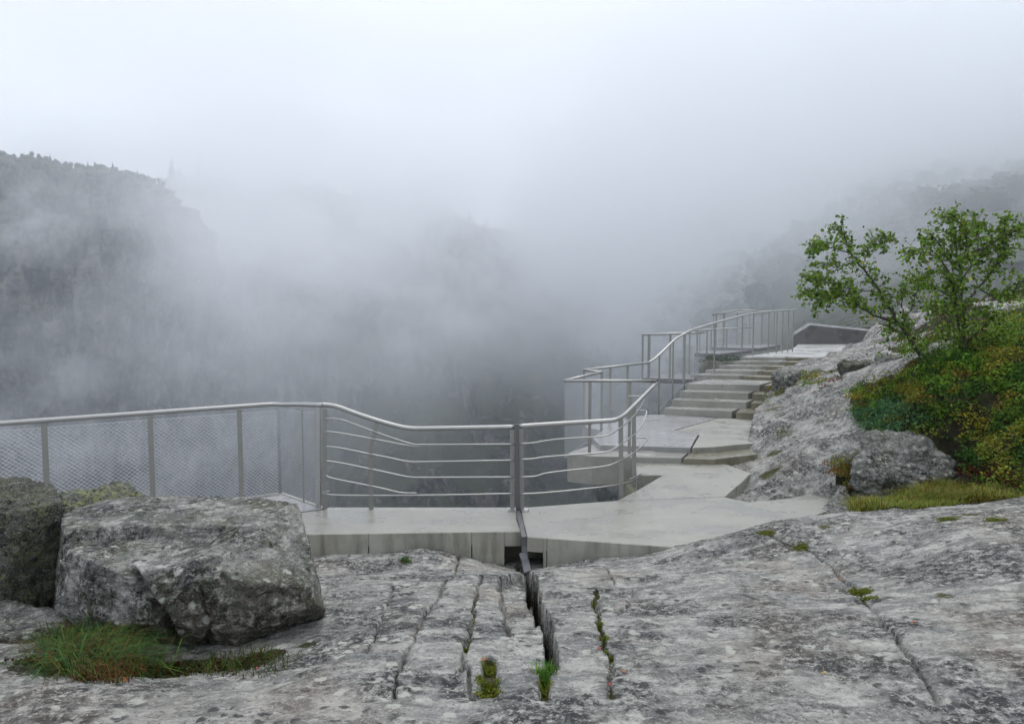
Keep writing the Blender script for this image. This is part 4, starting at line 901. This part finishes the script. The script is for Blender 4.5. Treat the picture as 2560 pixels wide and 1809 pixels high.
x, y = scatter_px([(2142, 1218), (2170, 1205), (2300, 1205), (2420, 1225), (2560, 1235), (2800, 1235), (2800, 1290), (2150, 1292)], 420, 7.5, 10); z = gzs(x, y)
hv = np.clip(.55 + 1.3 * fbm(x * 2.2, y * 2.2, 1.7, 3), .25, 1.6)
for q_, (lo_, hi_, hh) in enumerate(((0, .5, .07), (.5, .8, .12), (.8, 9, .19))):
    k = (hv >= lo_) & (hv < hi_)
    if k.any(): tufts(['short_grass', 'yellow_grass', 'long_grass'][q_], ['short mossy grass', 'yellow green grass', 'longest reddish grass'][q_] + ' in the strip behind the foreground rock crest', np.stack([x, y, z], 1)[k], .14, 46, hh, [[OLV * 1.5, YEL * .9, GREEN * 1.2, OLV], [OLV * 1.5, YEL * 1.1, YEL * .9, GREEN * 1.4, GREEN], [YEL, OLV * 1.3, ORG * .6, GREEN, OLV]][q_], 1.6, .003)
def gpt(px, py): p = GP(px, py); return [p[0], p[1], gz(p[0], p[1])]
Pt = np.array([gpt(240 + 95 * rng.normal() * .55, rng.uniform(1605, 1690)) for _ in range(40)])
tufts('grass_tuft', 'green grass tuft growing in front of the big boulder', Pt, .12, 62, .16, [GREEN * .8, GREEN * .5, DKG, np.array([.03, .12, .022]), OLV * .7, ORG * .35, DKG * .6], 2.0, .0030)
Pt = np.array([gpt(rng.uniform(190, 330), rng.uniform(1640, 1700)) for _ in range(16)])
tufts('rusty_grass', 'rusty brown grass among the green tuft by the big boulder', Pt, .09, 60, .10, [RED * .7, ORG * .4, OLV * .7], 1.1, .0026)
Pt = np.array([gpt(rng.uniform(380, 700), rng.uniform(1640, 1680)) for _ in range(15)])
tufts('moss_grass', 'short dark grass along the foot of the big boulder', Pt, .12, 46, .06, [DKG * .8, OLV * .5, GREEN * .5, RED * .4], 1.6, .0026)
Pt = np.array([gpt(rng.uniform(1350, 1378), rng.uniform(1664, 1690)) for _ in range(8)])
tufts('fissure_grass', 'bright green grass tuft growing out of the dark fissure', Pt, .03, 40, .07, [np.array([.05, .16, .02]), GREEN * 1.6], .9, .0025)
Pt = np.array([gpt(rng.uniform(1002, 1022), rng.uniform(1396, 1408)) for _ in range(4)])
tufts('edge_grass', 'tiny green tuft on the rock close to the concrete edge', Pt, .04, 30, .05, [np.array([.06, .13, .02])], .9, .003)
def moss(name, label, spots, cols, size=.012):
    P, C = [], []
    for px, py, rx, n in spots:
        g = np.array(gpt(px, py)); q = rng.normal(0, rx * .45, (n, 2)); x = g[0] + q[:, 0]; y = g[1] + q[:, 1]; P.append(np.stack([x, y, gzs(x, y) + rng.uniform(0, .018, n)], 1)); C.append(np.array([cols[i] for i in rng.integers(0, len(cols), n)]) * rng.uniform(.6, 1.4, (n, 1)))
    P, C = np.concatenate(P), np.concatenate(C); L = size * rng.uniform(.6, 1.5, len(P))
    return tag(link(name, leaf_mesh(name, P, L, L * .7, C), M_LEAF), label, 'moss', kind='stuff')
moss('plant_litter', 'dark moss and plant litter on the ground in front of the big boulder', [(a_, 1650 + 18 * math.sin(a_), .16, 420) for a_ in range(110, 640, 50)], [OLV * .35, DKG * .6, RED * .25, OLV * .2, GREEN * .4, ORG * .15], .02)
moss('moss_cushions', 'green moss filling the cracks and hollows of the bedrock', [(1222, 1665, .035, 900), (1220, 1700, .05, 1500), (1222, 1725, .05, 1200), (1362, 1705, .03, 700), (2150, 1478, .08, 700), (2172, 1497, .06, 400), (1915, 1332, .09, 500), (2000, 1370, .08, 500), (1210, 1400, .06, 500), (1240, 1403, .05, 400), (1499, 1564, .025, 300), (1510, 1600, .025, 300), (1522, 1640, .02, 250), (1486, 1512, .02, 250), (1165, 1616, .018, 250), (1180, 1560, .018, 250), (2370, 1297, .1, 400), (2490, 1300, .1, 350)],
     [YEL * .8, OLV * 1.2, OLV, GREEN * 1.3])

# ================================================================== birches
def birch(label, depth, limbs, twig_from, tw, nleaf, lsize, name='birch_tree', cols=None, foot=None):
    b0 = PY(*limbs[0][0][0], depth); e = empty(name, tuple(b0)); tag(e, label, 'tree')
    mb = MB(); LP, LA = [], []
    rg = rng
    for pts, r0, r1, dy, dens in limbs:
        P = [PY(px, py, depth + dy * (i / max(1, len(pts) - 1))) for i, (px, py) in enumerate(pts)]
        P = [p + rg.normal(0, .012, 3) for p in chaikin(P, 2)]; n = len(P)
        mb.tube(P, list(np.linspace(r0, r1, n)), 7)
        if dens <= 0: continue
        seg = np.linalg.norm(np.diff(np.array(P), axis=0), axis=1); tot = seg.sum()
        for _ in range(int(dens * tot * tw)):
            t = rg.uniform(twig_from, 1.0); s_ = t * tot; k = int(np.clip(np.searchsorted(np.cumsum(seg), s_), 0, n - 2)); p = P[k] + (P[k + 1] - P[k]) * rg.random()
            dirv = rg.normal(size=3) * [1, 1, .8] + (P[k + 1] - P[k]) / (seg[k] + 1e-6) * .9 + np.array([0, 0, .25]); dirv /= np.linalg.norm(dirv)
            ln = rg.uniform(.12, .42) * (1.15 - .4 * t); q = [p]
            for j in range(4): dirv = dirv + rg.normal(0, .22, 3) - [0, 0, .06]; dirv /= np.linalg.norm(dirv); q.append(q[-1] + dirv * ln / 4)
            mb.tube(q, [.0045, .004, .003, .0025, .0015], 4, False)
            m = max(3, int(nleaf * ln / .3 * rg.uniform(.5, 1.4)))
            u = rg.uniform(.15, 1.08, m) * 4; kk = np.clip(u.astype(int), 0, 3); Q = np.array(q); pos = Q[kk] + (Q[kk + 1] - Q[kk]) * (u - kk)[:, None] + rg.normal(0, .022, (m, 3))
            LP.append(pos); LA.append(rand_dirs(m, -.45))
    o = mb.build('trunk', M_BARK, e, smooth=True)
    P, A_ = np.concatenate(LP), np.concatenate(LA); n = len(P)
    L = lsize * rng.uniform(.6, 1.35, n)
    pick_ = rng.random(n); C = np.where(pick_[:, None] < .5, GREEN * 1.6, np.where(pick_[:, None] < .85, np.array([.20, .27, .06]), np.where(pick_[:, None] < .985, DKG * 1.4, YEL * 1.4))) * rng.uniform(.6, 1.45, (n, 1))
    me = leaf_mesh('crown', P, L, L * .78, C, A_, rand_dirs(n, .5)); o = link('crown', me, M_LEAF); par(o, e)
    return e
birch('small birch leaning out over the path with two forked stems', 11.6, [
    ([(2330, 920), (2290, 872), (2276, 849), (2235, 788), (2199, 733), (2183, 704), (2158, 672), (2126, 634), (2106, 576), (2103, 548)], .036, .006, -.3, 1.1),
    ([(2250, 812), (2235, 804), (2170, 784), (2122, 746), (2097, 714), (2058, 701), (2012, 694)], .024, .005, -.6, 1.35),
    ([(2203, 738), (2158, 724), (2106, 717), (2070, 740), (2040, 758)], .012, .004, .4, 1.3),
    ([(2158, 672), (2164, 640), (2172, 618), (2205, 596), (2222, 588)], .012, .003, .3, 1.3),
    ([(2126, 634), (2085, 622), (2050, 612), (2030, 616)], .012, .003, -.4, 1.5), ([(2140, 650), (2100, 668), (2060, 660)], .010, .003, .4, 1.2),
    ([(2122, 746), (2090, 740), (2030, 735), (2012, 728)], .009, .003, -.5, 1.2)], .25, 26, 13, .062)
birch('spindly young birch between the leaning birch and the bushy one', 11.8, [
    ([(2300, 895), (2275, 840), (2257, 794), (2256, 750), (2262, 715)], .018, .005, .2, 1.0), ([(2262, 800), (2280, 770), (2290, 730), (2300, 700), (2312, 685)], .010, .004, -.2, 1.2), ([(2285, 850), (2255, 830), (2225, 825), (2215, 850)], .01, .004, -.3, 1.2)], .2, 24, 12, .058, 'birch_sapling')
birch('bushy birch with dense crown at the right edge', 11.0, [
    ([(2416, 890), (2411, 865), (2404, 784), (2404, 688), (2392, 608), (2379, 528)], .036, .006, -.2, 1.4),
    ([(2400, 830), (2392, 784), (2379, 704), (2350, 640), (2310, 628), (2262, 634)], .022, .004, -.4, 1.3),
    ([(2408, 768), (2446, 717), (2491, 672), (2510, 600), (2515, 548)], .024, .004, .2, 1.7),
    ([(2397, 748), (2350, 726), (2315, 714), (2290, 700)], .014, .004, -.4, 1.2),
    ([(2404, 700), (2440, 640), (2450, 580), (2430, 540)], .018, .004, .4, 1.8), ([(2404, 690), (2360, 630), (2335, 590), (2320, 580)], .015, .004, .3, 1.5),
    ([(2446, 717), (2480, 740), (2530, 735), (2560, 700)], .016, .004, -.5, 1.6), ([(2404, 640), (2460, 620), (2530, 580), (2580, 560)], .016, .004, -.3, 1.7), ([(2410, 760), (2450, 780), (2490, 800)], .012, .004, -.4, 1.2), ([(2412, 860), (2440, 830), (2470, 815)], .012, .004, -.3, 1.6), ([(2412, 862), (2380, 835), (2350, 810)], .012, .004, -.3, 1.6), ([(2408, 800), (2370, 775), (2345, 765)], .012, .004, -.5, 1.3), ([(2416, 880), (2460, 870), (2500, 850)], .012, .004, -.3, 1.6), ([(2404, 688), (2420, 600), (2410, 560), (2350, 540)], .014, .004, -.4, 1.3)], .22, 28, 12, .06)

# ================================================================== fallen leaves, each lying on the rock
M_FALL = {k: plain_mat('fallen_leaf_' + k, c, tuple(v * .6 for v in c), 60, .5) for k, c in dict(orange=(.45, .16, .05), red=(.30, .06, .05), yellow=(.55, .42, .16), pale=(.42, .25, .17)).items()}
FL = [(1208, 1656, 'orange', 'orange leaf lying on the mossy pocket left of the fissure'), (1560, 1507, 'pale', 'pale pink leaf on bare rock right of the mossy crack'), (1556, 1678, 'orange', 'small orange leaf at the lower edge right of the mossy crack'), (1527, 1703, 'red', 'red leaf in the lower end of the mossy crack'), (1499, 1630, 'red', 'reddish leaf just left of the mossy crack'),
      (2098, 1444, 'orange', 'orange red leaf where the long diagonal crack turns'), (2287, 1570, 'orange', 'bright orange leaf on the wide rock at lower right'), (2062, 1668, 'yellow', 'pale yellow leaf near the bottom of the wide rock'), (2026, 1490, 'pale', 'faded brown leaf left of the diagonal crack'), (314, 1697, 'orange', 'orange leaf below the grass tuft'), (643, 1665, 'red', 'dark orange leaf below the big boulder'), (1190, 1535, 'red', 'brown leaf stuck in the crack above the mossy pocket')]
for i, (px, py, cn, lb) in enumerate(FL):
    p = gpt(px, py); s_ = .020 * (1 + .25 * math.sin(i * 2.3)); k = 10; V = [(0, 0, .004)]; 
    for q in range(k):
        a = 2 * math.pi * q / k; r = s_ * (1.25 if q == 0 else .9 + .12 * math.cos(3 * a)); V.append((r * math.cos(a), r * .72 * math.sin(a), .003 + .35 * abs(r * math.sin(a)) + .003 * math.sin(2 * a)))
    o = link('fallen_leaf', mesh_np('fallen_leaf', V + [(s_ * 1.9, 0, .004), (s_ * 1.2, .0012, .004), (s_ * 1.2, -.0012, .004)], [(0, 1 + q, 1 + (q + 1) % k) for q in range(k)] + [(11, 12, 13)]), M_FALL[cn])
    o.location = (p[0], p[1], p[2] + .004); o.rotation_euler = (random.uniform(-.25, .25), random.uniform(-.25, .25), random.uniform(0, 6)); tag(o, lb, 'leaf', 'fallen birch leaves on the rock')

# ================================================================== air
def box(name, lo, hi, mat):
    V = [(x, y, z) for x in (lo[0], hi[0]) for y in (lo[1], hi[1]) for z in (lo[2], hi[2])]
    o = link(name, mesh_np(name, V, [(0, 1, 3, 2), (4, 6, 7, 5), (0, 4, 5, 1), (2, 3, 7, 6), (0, 2, 6, 4), (1, 5, 7, 3)]), mat); return o
def vol_mat(name, dens, col, aniso=.0):
    m = bpy.data.materials.new(name); m.use_nodes = True; t = m.node_tree; t.nodes.clear()
    o = t.nodes.new('ShaderNodeOutputMaterial'); v = t.nodes.new('ShaderNodeVolumePrincipled'); t.links.new(v.outputs[0], o.inputs['Volume'])
    v.inputs['Color'].default_value = (*col, 1); v.inputs['Density'].default_value = dens; v.inputs['Anisotropy'].default_value = aniso
    return m, t, v
HAZE = .0002
m, t, v = vol_mat('haze_air', HAZE, (.80, .90, 1.0), .3)
tag(box('haze', (-1380, -380, -263), (1380, 1580, 320), m), 'thin even haze filling the whole gorge', 'haze', kind='stuff')
# drifting mist: thick behind the left cliff and higher up, thin low in the gorge
def mist():
    m, t, v = vol_mat('drifting_mist', 0, (.955, .976, 1), .4); n = NT(t)
    sx = t.nodes.new('ShaderNodeSeparateXYZ'); n.lk(n.tc.outputs['Object'], sx.inputs[0]); X, Y, Z = sx.outputs
    def mr(val, a, b, c, d):
        k = t.nodes.new('ShaderNodeMapRange'); k.interpolation_type = 'SMOOTHSTEP'; n.lk(val, k.inputs[0])
        for i_, q in enumerate((a, b, c, d)): k.inputs[i_ + 1].default_value = q
        return k.outputs[0]
    mul = lambda *a: a[0] if len(a) == 1 else n.math('MULTIPLY', a[0], mul(*a[1:]))
    bil = n.noise(n.mapc((1 / 95, 1 / 120, 1 / 70), loc=(2.3, .4, 1.1)), 1.25, 4, .62, 0)
    bil = n.math('ADD', n.ramp(bil, [(.42, .07), (.60, 1.0)]), mr(X, 60, 170, 0, .35))
    high = mr(Z, -48, 58, .05, 1.0)
    zt = n.math('SUBTRACT', Z, n.math('ADD', n.math('MULTIPLY', Y, .2), n.math('MULTIPLY', n.math('MAXIMUM', X, 0.0), .12)))
    topf = mr(zt, 0, 110, 1, 0)
    right = mr(X, -215, -50, 0, 1); behind = mr(Y, 520, 620, 0, 1)
    keep = n.math('ADD', .012, n.math('MULTIPLY', n.math('ADD', n.math('MAXIMUM', right, behind), n.math('MULTIPLY', mr(X, 20, 90, 0, 1), 1.7)), .95))
    d = mul(bil, high, topf, keep, mr(Y, 60, 105, 0, 1), mr(Y, 760, 850, 1, 0))
    # a tongue of mist curling up in front of the cliff and bluish haze lying low at its foot
    def blob(cx, cy, cz, rx, ry, rz):
        q = n.mapc((1 / rx, 1 / ry, 1 / rz), loc=(-cx / rx, -cy / ry, -cz / rz)); l = t.nodes.new('ShaderNodeVectorMath'); l.operation = 'LENGTH'; n.lk(q, l.inputs[0]); return mr(l.outputs['Value'], .25, 1.0, 1, 0)
    wisp = n.ramp(n.noise(n.mapc((1 / 38, 1 / 60, 1 / 34), rot=(0, .5, 0), loc=(.7, 5, 2)), 1.0, 3, .62, 0), [(.47, 0), (.58, 1)])
    w1 = mul(n.math('ADD', blob(-312, 420, 62, 62, 40, 38), n.math('MULTIPLY', blob(-250, 390, -60, 190, 90, 95), .25)), wisp)
    tot = n.math('ADD', mul(d, MIST), mul(w1, WISP))
    n.lk(tot, v.inputs['Density'])
    return tag(box('mist', (-520, 58, -240), (480, 860, 240), m), 'drifting banks of white mist hanging in the gorge', 'mist', kind='stuff')
MIST, WISP = .017, .026
mist()
